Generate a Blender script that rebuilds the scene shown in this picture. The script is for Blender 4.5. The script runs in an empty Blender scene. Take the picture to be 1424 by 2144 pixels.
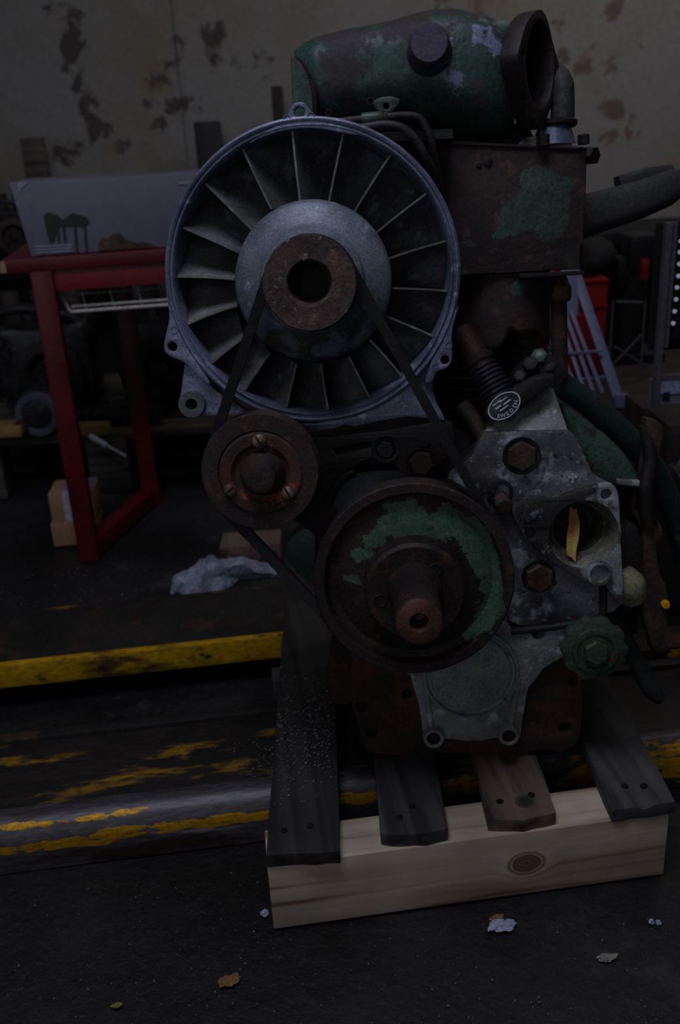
import bpy, bmesh, math, random
from mathutils import Vector, Matrix, noise as mnoise
random.seed(7)
PI = math.pi
SC = bpy.context.scene
COL = SC.collection
def R(a): return math.radians(a)
def srgb(r, g, b):
    f = lambda c: (c / 255) / 12.92 if c <= 10 else (((c / 255) + .055) / 1.055) ** 2.4
    return (f(r), f(g), f(b), 1)

# ------------------------------------------------------------------ camera
FPX, CX, CY = 1950.0, 712.0, 1072.0
PITCH, ROLL, HC = R(22.1), R(3.2), 1.057
fw = Vector((0, math.cos(PITCH), -math.sin(PITCH)))
r0 = Vector((1, 0, 0)); u0 = Vector((0, math.sin(PITCH), math.cos(PITCH)))
rt = math.cos(ROLL) * r0 - math.sin(ROLL) * u0
up = math.sin(ROLL) * r0 + math.cos(ROLL) * u0
cam = bpy.data.cameras.new('camera'); camo = bpy.data.objects.new('camera', cam); COL.objects.link(camo)
camo.matrix_world = Matrix(((rt.x, up.x, -fw.x, 0), (rt.y, up.y, -fw.y, 0), (rt.z, up.z, -fw.z, HC), (0, 0, 0, 1)))
cam.sensor_fit = 'VERTICAL'; cam.sensor_height = 36; cam.sensor_width = 24
cam.lens = FPX / 2144 * 36; cam.clip_start = .02
cam.dof.use_dof = True; cam.dof.focus_distance = 1.22; cam.dof.aperture_fstop = 4.5
SC.camera = camo

# ------------------------------------------------------------------ world, lights, exposure
w = bpy.data.worlds.new('world'); SC.world = w; w.use_nodes = True
bg = w.node_tree.nodes['Background']; bg.inputs[0].default_value = (.55, .6, .9, 1); bg.inputs[1].default_value = .05
def area(name, loc, target, sx, sy, power, color):
    l = bpy.data.lights.new(name, 'AREA'); l.shape = 'RECTANGLE'; l.size = sx; l.size_y = sy
    l.energy = power; l.color = color
    o = bpy.data.objects.new(name, l); COL.objects.link(o); o.location = loc
    o.rotation_euler = (Vector(target) - Vector(loc)).to_track_quat('-Z', 'Y').to_euler()
    return o
area('skylight_lamp', (-.35, .55, 3.2), (0.05, 1.25, .5), 1.3, 1.0, 24, (.80, .84, 1.0))
area('doorway_daylight', (-1.3, -2.3, 1.9), (0.1, 1.4, .7), 2.6, 1.7, 9, (.86, .89, 1.0))
area('wall_skylight_lamp', (1.6, 3.1, 3.2), (1.1, 4.6, 1.6), 1.2, .6, 12, (1.0, .95, .92))
SC.view_settings.view_transform = 'Standard'; SC.view_settings.look = 'None'
SC.view_settings.exposure = 0; SC.view_settings.gamma = 1
SC.view_settings.use_curve_mapping = False

# ------------------------------------------------------------------ survey of the place: sight lines met with real planes
CAM = Vector((0, 0, HC))
def ray(x, y): return fw + rt * ((x - CX) / FPX) - up * ((y - CY) / FPX)
def G(x, y, z):
    d = ray(x, y); return CAM + d * ((z - HC) / d.z)
def W(x, y, Y):
    d = ray(x, y); return CAM + d * (Y / d.y)
YE = ray(775, 590).normalized()                      # the crankshaft's direction
XE = YE.cross(Vector((0, 0, 1))).normalized(); ZE = XE.cross(YE)
EO = G(980, 1572, .1395)
def E(x, y, d):                                      # engine frame: plane at depth d behind the front flange
    v = ray(x, y); t = ((EO - CAM).dot(YE) + d) / v.dot(YE); P = CAM + v * t - EO
    return (P.dot(XE), P.dot(ZE))
def ER(x, y, rpx, d): 
    a = E(x, y, d); b = E(x + rpx, y, d); return a[0], a[1], math.hypot(b[0] - a[0], b[1] - a[1])
def EP(pts, d): return [E(x, y, d) for x, y in pts]
def E3(x, y, d):
    a = E(x, y, d); return Vector((a[0], d, a[1]))

PXM = 1.32 / FPX                                     # metres per sight-line pixel near the engine front
def pts3(lst, d): return [(tuple(E3(x, y, d)), r * PXM) for x, y, r in lst]

# ------------------------------------------------------------------ materials
MATS = {}
def mat(name, c0, layers=(), rough=.6, metal=0.0, bump=.3, bscale=60, patches=None, pcol=None, prough=.45, psoft=.12, pscale=16,
        vec=None, fine=.25, emit=None, dist=.002, stretch=None, warp=.06, pst=(1, 1, 1)):
    m = bpy.data.materials.new(name); m.use_nodes = True; MATS[name] = m
    nt = m.node_tree; N = nt.nodes; L = nt.links
    b = N['Principled BSDF']
    tc = N.new('ShaderNodeTexCoord'); src = tc.outputs['Object']
    if stretch:
        mp = N.new('ShaderNodeMapping'); mp.inputs['Scale'].default_value = stretch
        L.new(src, mp.inputs[0]); src2 = mp.outputs[0]
    else: src2 = src
    def nz(scale, detail=7, ro=.62, s=None, off=0):
        n = N.new('ShaderNodeTexNoise'); n.inputs['Scale'].default_value = scale
        n.inputs['Detail'].default_value = detail; n.inputs['Roughness'].default_value = ro
        if off:
            ad = N.new('ShaderNodeVectorMath'); ad.operation = 'ADD'; L.new(s or src2, ad.inputs[0]); ad.inputs[1].default_value = (off, off * .7, -off)
            L.new(ad.outputs[0], n.inputs['Vector'])
        else: L.new(s or src2, n.inputs['Vector'])
        return n.outputs[0]
    def mix(f, a, c, typ='MIX'):
        x = N.new('ShaderNodeMix'); x.data_type = 'RGBA'; x.blend_type = typ
        if hasattr(f, 'links') or not isinstance(f, float): L.new(f, x.inputs[0])
        else: x.inputs[0].default_value = f
        for k, v in ((6, a), (7, c)):
            if isinstance(v, tuple): x.inputs[k].default_value = v
            else: L.new(v, x.inputs[k])
        return x.outputs[2]
    def mr(s, a, c, lo=0., hi=1.):
        x = N.new('ShaderNodeMapRange'); L.new(s, x.inputs[0]); x.inputs[1].default_value = a; x.inputs[2].default_value = c
        x.inputs[3].default_value = lo; x.inputs[4].default_value = hi; return x.outputs[0]
    def math2(op, a, c):
        x = N.new('ShaderNodeMath'); x.operation = op
        for k, v in ((0, a), (1, c)):
            if isinstance(v, (int, float)): x.inputs[k].default_value = v
            else: L.new(v, x.inputs[k])
        return x.outputs[0]
    col = c0; rgh = None
    for i, la in enumerate(layers):
        cc, sc, th, so = la[:4]
        f = mr(nz(sc, off=3.1 * (i + 1)), th - so, th + so)
        col = mix(f, col, cc)
        if len(la) > 4:
            x = N.new('ShaderNodeMix'); x.data_type = 'FLOAT'; L.new(f, x.inputs[0]); x.inputs[3].default_value = la[4]
            if rgh is None: x.inputs[2].default_value = rough
            else: L.new(rgh, x.inputs[2])
            rgh = x.outputs[0]
    if patches:
        pm_ = N.new('ShaderNodeMapping'); pm_.inputs['Scale'].default_value = pst; L.new(src, pm_.inputs[0]); psrc = pm_.outputs[0]
        wn = N.new('ShaderNodeTexNoise'); wn.inputs['Scale'].default_value = pscale * .9; wn.inputs['Detail'].default_value = 6; wn.inputs['Roughness'].default_value = .65; L.new(psrc, wn.inputs['Vector'])
        wa = N.new('ShaderNodeVectorMath'); wa.operation = 'MULTIPLY_ADD'; L.new(wn.outputs['Color'], wa.inputs[0]); wa.inputs[1].default_value = (warp,) * 3; wa.inputs[2].default_value = (-warp / 2,) * 3
        wb = N.new('ShaderNodeVectorMath'); wb.operation = 'ADD'; L.new(wa.outputs[0], wb.inputs[0]); L.new(psrc, wb.inputs[1])
        msk = None
        for (c, r) in patches:
            v = N.new('ShaderNodeVectorMath'); v.operation = 'DISTANCE'; L.new(wb.outputs[0], v.inputs[0]); v.inputs[1].default_value = tuple(c[i_] * pst[i_] for i_ in range(3))
            q = math2('SUBTRACT', 1.0, math2('DIVIDE', v.outputs['Value'], r))
            msk = q if msk is None else math2('MAXIMUM', msk, q)
        n1 = nz(pscale, 9, .66, psrc, 11)
        msk = math2('MINIMUM', msk, .3)
        s = math2('ADD', msk, math2('MULTIPLY', math2('SUBTRACT', n1, .52), 2.6))
        f = mr(s, .0, psoft)
        pc = mix(mr(nz(pscale * 2.5, 6, .6, src, 5), .35, .75), pcol, tuple(c * .55 for c in pcol[:3]) + (1,))
        col = mix(f, col, pc)
        x = N.new('ShaderNodeMix'); x.data_type = 'FLOAT'; L.new(f, x.inputs[0]); x.inputs[3].default_value = prough
        if rgh is None: x.inputs[2].default_value = rough
        else: L.new(rgh, x.inputs[2])
        rgh = x.outputs[0]
    if fine:
        g = mr(nz(bscale * 3, 5, .7, None, 9), .36, .64, 1 - fine * 1.5, 1 + fine * 1.5)
        x = N.new('ShaderNodeVectorMath'); x.operation = 'SCALE'
        if isinstance(col, tuple):
            rg = N.new('ShaderNodeRGB'); rg.outputs[0].default_value = col; L.new(rg.outputs[0], x.inputs[0])
        else: L.new(col, x.inputs[0])
        L.new(g, x.inputs['Scale']); col = x.outputs[0]
    if isinstance(col, tuple): b.inputs['Base Color'].default_value = col
    else: L.new(col, b.inputs['Base Color'])
    if rgh is None: b.inputs['Roughness'].default_value = rough
    else: L.new(rgh, b.inputs['Roughness'])
    b.inputs['Metallic'].default_value = metal
    if bump:
        bm_ = N.new('ShaderNodeBump'); bm_.inputs['Strength'].default_value = bump; bm_.inputs['Distance'].default_value = dist
        L.new(nz(bscale, 8, .68), bm_.inputs['Height']); L.new(bm_.outputs[0], b.inputs['Normal'])
    if emit:
        b.inputs['Emission Color'].default_value = emit[0]; b.inputs['Emission Strength'].default_value = emit[1]
    return m

def wood(name, ca, cb, cdark, axis, rough=.75, knots=(), ring=26., metal=0):
    """grain along axis (0/1); knots = [(point, radius)] in object coordinates"""
    m = bpy.data.materials.new(name); m.use_nodes = True; nt = m.node_tree; N = nt.nodes; L = nt.links; b = N['Principled BSDF']
    tc = N.new('ShaderNodeTexCoord'); mp = N.new('ShaderNodeMapping')
    s = [34., 34., 34.]; s[axis] = 1.6; mp.inputs['Scale'].default_value = s
    # rings bend round a knot
    src = tc.outputs['Object']
    for (c, r) in knots:
        d = N.new('ShaderNodeVectorMath'); d.operation = 'DISTANCE'; L.new(tc.outputs['Object'], d.inputs[0]); d.inputs[1].default_value = c
        e = N.new('ShaderNodeMapRange'); L.new(d.outputs['Value'], e.inputs[0]); e.inputs[1].default_value = r * .6; e.inputs[2].default_value = r * 3.2
        e.inputs[3].default_value = r * 1.5; e.inputs[4].default_value = 0; e.interpolation_type = 'SMOOTHSTEP'
        cb_ = N.new('ShaderNodeCombineXYZ'); L.new(e.outputs[0], cb_.inputs[2])
        ad = N.new('ShaderNodeVectorMath'); ad.operation = 'ADD'; L.new(src, ad.inputs[0]); L.new(cb_.outputs[0], ad.inputs[1]); src = ad.outputs[0]
    L.new(src, mp.inputs[0])
    n = N.new('ShaderNodeTexNoise'); n.inputs['Scale'].default_value = 1; n.inputs['Detail'].default_value = 4; n.inputs['Distortion'].default_value = .6; L.new(mp.outputs[0], n.inputs['Vector'])
    cr = N.new('ShaderNodeValToRGB'); L.new(n.outputs[0], cr.inputs[0]); e = cr.color_ramp.elements
    e[0].position = .36; e[0].color = cdark; e[1].position = .46; e[1].color = cb; x = e.new(.6); x.color = ca; x = e.new(.75); x.color = cb
    col = cr.outputs[0]
    n2 = N.new('ShaderNodeTexNoise'); n2.inputs['Scale'].default_value = 9; n2.inputs['Detail'].default_value = 6; L.new(tc.outputs['Object'], n2.inputs['Vector'])
    mr = N.new('ShaderNodeMapRange'); L.new(n2.outputs[0], mr.inputs[0]); mr.inputs[1].default_value = .3; mr.inputs[2].default_value = .7; mr.inputs[3].default_value = .72; mr.inputs[4].default_value = 1.15
    vs = N.new('ShaderNodeVectorMath'); vs.operation = 'SCALE'; L.new(col, vs.inputs[0]); L.new(mr.outputs[0], vs.inputs['Scale']); col = vs.outputs[0]
    for (c, r) in knots:
        sc = N.new('ShaderNodeVectorMath'); sc.operation = 'SUBTRACT'; L.new(tc.outputs['Object'], sc.inputs[0]); sc.inputs[1].default_value = c
        sm = N.new('ShaderNodeVectorMath'); sm.operation = 'MULTIPLY'; L.new(sc.outputs[0], sm.inputs[0]); sm.inputs[1].default_value = (.85, .85, 1.15)
        ln = N.new('ShaderNodeVectorMath'); ln.operation = 'LENGTH'; L.new(sm.outputs[0], ln.inputs[0])
        k = N.new('ShaderNodeValToRGB'); q = N.new('ShaderNodeMath'); q.operation = 'DIVIDE'; L.new(ln.outputs['Value'], q.inputs[0]); q.inputs[1].default_value = r * 2
        L.new(q.outputs[0], k.inputs[0]); ke = k.color_ramp.elements
        dk = tuple(v * .35 for v in cdark[:3]) + (1,)
        ke[0].position = 0; ke[0].color = dk; ke[1].position = .14; ke[1].color = cdark
        for pp, cc in ((.3, tuple(v * .7 for v in cdark[:3]) + (1,)), (.42, cdark), (.5, dk), (.56, cb), (.68, cdark), (.78, ca)): y = ke.new(pp); y.color = cc
        f = N.new('ShaderNodeMapRange'); L.new(q.outputs[0], f.inputs[0]); f.inputs[1].default_value = .7; f.inputs[2].default_value = .9; f.inputs[3].default_value = 1; f.inputs[4].default_value = 0
        mx = N.new('ShaderNodeMix'); mx.data_type = 'RGBA'; L.new(f.outputs[0], mx.inputs[0]); L.new(col, mx.inputs[6]); L.new(k.outputs[0], mx.inputs[7]); col = mx.outputs[2]
    L.new(col, b.inputs['Base Color']); b.inputs['Roughness'].default_value = rough
    bp = N.new('ShaderNodeBump'); bp.inputs['Strength'].default_value = .35; bp.inputs['Distance'].default_value = .0015
    L.new(n.outputs[0], bp.inputs['Height']); L.new(bp.outputs[0], b.inputs['Normal'])
    return m

# ------------------------------------------------------------------ mesh builder
class MB:
    def __init__(s): s.v = []; s.f = []
    def add(s, vs, fs, M=None):
        o = len(s.v); s.v += [(M @ Vector(v)) if M else Vector(v) for v in vs]; s.f += [tuple(i + o for i in f) for f in fs]; return s
    def box(s, c, size, M=None):
        x, y, z = (k / 2 for k in size); cx, cy, cz = c
        vs = [(cx + a * x, cy + b * y, cz + d * z) for a in (-1, 1) for b in (-1, 1) for d in (-1, 1)]
        return s.add(vs, [(0, 1, 3, 2), (4, 6, 7, 5), (0, 4, 5, 1), (2, 3, 7, 6), (0, 2, 6, 4), (1, 5, 7, 3)], M)
    def prism(s, poly, y0, y1, M=None):              # polygon in xz, simple convex-ish
        n = len(poly); vs = [(x, y0, z) for x, z in poly] + [(x, y1, z) for x, z in poly]
        fs = [tuple(range(n)), tuple(range(2 * n - 1, n - 1, -1))] + [(i, i + n, (i + 1) % n + n, (i + 1) % n) for i in range(n)]
        return s.add(vs, fs, M)
    def lathe(s, prof, o=(0, 0, 0), ax=(0, 1, 0), seg=48, ph=0., cap=True, sx=1., wob=0.):
        ax = Vector(ax).normalized(); o = Vector(o)
        a = Vector((1, 0, 0)) if abs(ax.x) < .9 else Vector((0, 0, 1))
        if abs(ax.y) > .99: a = Vector((1, 0, 0))
        e1 = (a - ax * a.dot(ax)).normalized(); e2 = ax.cross(e1)
        vs = []; fs = []
        for (h, r) in prof:
            for i in range(seg):
                t = 2 * PI * i / seg + ph; rr = r * (1 + wob * math.sin(3 * t + h * 40))
                vs.append(o + ax * h + e1 * (rr * math.cos(t) * sx) + e2 * (rr * math.sin(t)))
        for k in range(len(prof) - 1):
            for i in range(seg):
                j = (i + 1) % seg; fs.append((k * seg + i, k * seg + j, (k + 1) * seg + j, (k + 1) * seg + i))
        if cap:
            if prof[0][1] > 1e-6: fs.append(tuple(range(seg))[::-1])
            if prof[-1][1] > 1e-6: fs.append(tuple(range((len(prof) - 1) * seg, len(prof) * seg)))
        return s.add(vs, fs)
    def cyl(s, p0, p1, r0_, r1_=None, seg=24, ph=0.):
        p0 = Vector(p0); p1 = Vector(p1); d = (p1 - p0).length
        return s.lathe([(0, r0_), (d, r0_ if r1_ is None else r1_)], p0, p1 - p0, seg, ph)
    def tube(s, pts, r, seg=14, smooth=True, caps=True):
        P = [Vector(p) for p in pts]; rs = r if isinstance(r, (list, tuple)) else [r] * len(P)
        if smooth:
            Q = []; q = []
            for i in range(len(P) - 1):
                a = P[max(i - 1, 0)]; b = P[i]; c = P[i + 1]; d = P[min(i + 2, len(P) - 1)]
                for k in range(6):
                    t = k / 6; Q.append(.5 * ((2 * b) + (c - a) * t + (2 * a - 5 * b + 4 * c - d) * t * t + (3 * b - a - 3 * c + d) * t ** 3)); q.append(rs[i] * (1 - t) + rs[i + 1] * t)
            Q.append(P[-1]); q.append(rs[-1]); P = Q; rs = q
        vs = []; fs = []; n = len(P); e1 = None
        for i in range(n):
            t = (P[min(i + 1, n - 1)] - P[max(i - 1, 0)]).normalized()
            if e1 is None:
                a = Vector((0, 0, 1)) if abs(t.z) < .8 else Vector((1, 0, 0)); e1 = (a - t * a.dot(t)).normalized()
            else: e1 = (e1 - t * e1.dot(t)).normalized()
            e2 = t.cross(e1)
            for k in range(seg): an = 2 * PI * k / seg; vs.append(P[i] + e1 * (rs[i] * math.cos(an)) + e2 * (rs[i] * math.sin(an)))
        for i in range(n - 1):
            for k in range(seg): j = (k + 1) % seg; fs.append((i * seg + k, i * seg + j, (i + 1) * seg + j, (i + 1) * seg + k))
        if caps: fs += [tuple(range(seg))[::-1], tuple(range((n - 1) * seg, n * seg))]
        return s.add(vs, fs)
    def plate(s, outer, holes, y0, y1, bev=.0015, M=None):   # polygon with holes in xz, thickness y0..y1, rounded edge
        cu = bpy.data.curves.new('t', 'CURVE'); cu.dimensions = '2D'; cu.fill_mode = 'BOTH'
        cu.extrude = max((y1 - y0) / 2 - bev, 1e-5); cu.bevel_depth = bev; cu.bevel_resolution = 1; cu.offset = -bev
        for pl in [outer] + list(holes):
            sp = cu.splines.new('POLY'); sp.points.add(len(pl) - 1); sp.use_cyclic_u = True
            for i, (x, z) in enumerate(pl): sp.points[i].co = (x, z, 0, 1)
        ob = bpy.data.objects.new('t', cu); COL.objects.link(ob)
        dg = bpy.context.evaluated_depsgraph_get(); me = bpy.data.meshes.new_from_object(ob.evaluated_get(dg))
        yc = (y0 + y1) / 2
        s.add([(v.co.x, yc - v.co.z, v.co.y) for v in me.vertices], [tuple(p.vertices) for p in me.polygons], M)
        bpy.data.objects.remove(ob); bpy.data.curves.remove(cu); bpy.data.meshes.remove(me)
        return s
    def build(s, name, m, parent=None, label=None, smooth=35, bevel=0, kind=None, loc=None, rough=0, rscale=30, sub=0):
        me = bpy.data.meshes.new(name); off = Vector(loc) if loc else Vector((0, 0, 0))
        me.from_pydata([tuple(v - off) for v in s.v], [], s.f); me.validate()
        bm = bmesh.new(); bm.from_mesh(me); bmesh.ops.remove_doubles(bm, verts=bm.verts, dist=1e-6)
        if bevel:
            ed = [e for e in bm.edges if len(e.link_faces) == 2 and e.calc_face_angle(0) > .6]
            bmesh.ops.bevel(bm, geom=ed, offset=bevel, segments=2, affect='EDGES', profile=.6, clamp_overlap=True)
        if sub: bmesh.ops.subdivide_edges(bm, edges=bm.edges, cuts=sub, use_grid_fill=True)
        bmesh.ops.recalc_face_normals(bm, faces=bm.faces)
        if rough:
            bm.normal_update()
            for v in bm.verts: v.co += v.normal * (rough * mnoise.fractal(v.co * rscale, 1, 2, 3))
        bm.to_mesh(me); bm.free()
        me.materials.append(m)
        if smooth:
            me.polygons.foreach_set('use_smooth', [True] * len(me.polygons)); me.set_sharp_from_angle(angle=R(smooth))
        o = bpy.data.objects.new(name, me); COL.objects.link(o)
        if loc: o.location = loc
        if parent: o.parent = parent
        if label: o['label'] = label
        if kind: o['kind'] = kind
        return o
def tag(o, label, cat, group=None):
    o['label'] = label; o['category'] = cat
    if group: o['group'] = group
    return o
def thing(name, label, cat, loc=(0, 0, 0), rz=0, group=None):
    o = bpy.data.objects.new(name, None); COL.objects.link(o); o.location = loc; o.rotation_euler = (0, 0, rz); o.empty_display_size = .05
    return tag(o, label, cat, group)
def circ(cx, cz, r, n=32, sq=1.): return [(cx + r * math.cos(2 * PI * i / n), cz + r * sq * math.sin(2 * PI * i / n)) for i in range(n)]
def smooth_poly(P, k=4):
    n = len(P); out = []
    for i in range(n):
        a, b, c, d = (P[(i + j) % n] for j in (-1, 0, 1, 2))
        for q in range(k):
            t = q / k
            out.append(tuple(.5 * (2 * b[j] + (c[j] - a[j]) * t + (2 * a[j] - 5 * b[j] + 4 * c[j] - d[j]) * t * t + (3 * b[j] - a[j] - 3 * c[j] + d[j]) * t ** 3) for j in (0, 1)))
    return out
def hull(pts):
    pts = sorted(set(pts)); 
    def half(ps):
        h = []
        for p in ps:
            while len(h) > 1 and (h[-1][0] - h[-2][0]) * (p[1] - h[-2][1]) - (h[-1][1] - h[-2][1]) * (p[0] - h[-2][0]) <= 0: h.pop()
            h.append(p)
        return h[:-1]
    return half(pts) + half(pts[::-1])
GRP_OFF = {}
# ================================================================== materials in use
DKST = srgb(52, 48, 46)
M_floor = mat('floor_oily_concrete', srgb(38, 37, 38), [(srgb(25, 24, 25), 2.3, .5, .12, .4), (srgb(54, 53, 54), 7, .64, .05), (srgb(18, 18, 19), 1.1, .58, .06, .3), (srgb(90, 89, 94), 70, .70, .02)], rough=.62, bump=.7, bscale=45, fine=.35, dist=.004)
M_ceil = mat('ceiling_plaster', srgb(90, 88, 84), bump=.1)
M_ramp = mat('ramp_dark_steel', srgb(46, 42, 40), [(srgb(28, 26, 26), 5, .5, .12), (srgb(66, 48, 38), 11, .6, .06)], rough=.55, metal=.25, bump=.4, bscale=50)
M_yel = mat('yellow_paint_worn', srgb(205, 160, 8), [(srgb(160, 118, 8), 6, .52, .12), (srgb(84, 62, 20), 16, .58, .06), (srgb(50, 40, 30), 34, .62, .03), (srgb(34, 30, 28), 9, .66, .02)], rough=.42, bump=.35, bscale=40, stretch=(.45, 1, 1))
M_yel2 = mat('yellow_paint_smears_on_steel', srgb(44, 39, 36), [(srgb(150, 112, 14), 9, .60, .03), (srgb(36, 32, 30), 28, .50, .04)], rough=.5, metal=.2, bump=.4, bscale=40, stretch=(.35, 1.2, 1.2))
rt_ = random.Random(4)
tp = [((.80 + .20 * k / 7, .0, .044), .009) for k in range(8)] + [((1.01 + .24 * k / 9, .002, .050), .010) for k in range(10)] + [((.86 + .2 * k / 7, .016, .077), .006) for k in range(8)] + [((1.86 + .06 * k, .004, .05), .035) for k in range(6)] + [((1.40 + .05 * k, .01, .055), .014) for k in range(6)]
M_tube = mat('scuffed_steel_tube', srgb(86, 82, 84), [(srgb(58, 46, 40), 9, .52, .05), (srgb(150, 148, 156), 20, .64, .04)], rough=.42, metal=.45, bump=.5, bscale=45, stretch=(.32, 1.6, 1.6), patches=tp, pcol=srgb(206, 154, 12), pscale=70, warp=.014, psoft=.1, pst=(.3, 1, 1))
M_rust = mat('dark_rust', srgb(64, 43, 34), [(srgb(38, 30, 27), 14, .5, .1), (srgb(96, 52, 30), 24, .62, .05)], rough=.8, metal=.1, bump=.8, bscale=90)
M_rust2 = mat('brown_rust_pitted', srgb(76, 60, 54), [(srgb(58, 44, 38), 18, .48, .1), (srgb(110, 72, 48), 34, .62, .04), (srgb(128, 108, 96), 70, .68, .02)], rough=.7, metal=.25, bump=.9, bscale=120)
M_iron = mat('greasy_cast_iron', srgb(40, 36, 34), [(srgb(24, 22, 22), 9, .5, .1), (srgb(62, 44, 34), 22, .63, .05)], rough=.6, metal=.2, bump=.6, bscale=80)
M_alu = mat('oxidised_cast_aluminium', srgb(128, 133, 158), [(srgb(92, 96, 118), 16, .5, .12), (srgb(164, 170, 194), 38, .62, .05, .4), (srgb(70, 72, 82), 60, .68, .03)], rough=.42, metal=.3, bump=.4, bscale=140, dist=.001)
M_hub = mat('fan_hub_aluminium', srgb(126, 134, 148), [(srgb(96, 104, 114), 18, .5, .1), (srgb(86, 116, 104), 12, .6, .06), (srgb(158, 166, 180), 45, .64, .04)], rough=.5, metal=.25, bump=.4, bscale=130, dist=.001, patches=pts3([(660, 735, 75), (600, 725, 50), (720, 720, 50), (770, 690, 45)], -.085), pcol=srgb(78, 76, 76), psoft=.3, pscale=30, prough=.7)  # dark patches low on the hub: shading put into the colour, plus dirt
M_vane = mat('dusty_vane_aluminium', srgb(136, 136, 138), [(srgb(92, 90, 88), 12, .48, .12), (srgb(150, 152, 156), 40, .62, .05)], rough=.55, metal=.2, bump=.4, bscale=110, dist=.001)
M_tc = mat('oily_timing_case_aluminium', srgb(124, 123, 128), [(srgb(58, 56, 56), 7, .52, .12, .35), (srgb(168, 169, 178), 26, .58, .06), (srgb(44, 42, 42), 60, .62, .04), (srgb(168, 168, 176), 110, .65, .03)], rough=.48, metal=.25, bump=.6, bscale=150, dist=.0012)
M_tcl = mat('pale_timing_case_aluminium', srgb(150, 152, 150), [(srgb(108, 106, 104), 12, .5, .1), (srgb(184, 186, 188), 40, .6, .05), (srgb(64, 60, 56), 50, .66, .03)], rough=.5, metal=.2, bump=.6, bscale=150, dist=.0012)
M_belt = mat('rubber_belt', srgb(24, 23, 25), [(srgb(42, 40, 40), 30, .6, .06)], rough=.6, bump=.4, bscale=120)
M_black = mat('plain_black', srgb(16, 15, 15), rough=.8, bump=.3)
M_dark = mat('dark_grey_metal', srgb(44, 44, 48), [(srgb(28, 28, 30), 8, .5, .1)], rough=.5, metal=.4, bump=.4)
M_green = mat('old_green_paint', srgb(64, 92, 76), [(srgb(48, 72, 60), 9, .5, .1), (srgb(50, 36, 30), 17, .6, .02, .75)], rough=.38, bump=.45, bscale=60)
M_redt = mat('red_enamel', srgb(98, 12, 24), [(srgb(74, 10, 18), 6, .55, .1)], rough=.4, bump=.1)

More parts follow.
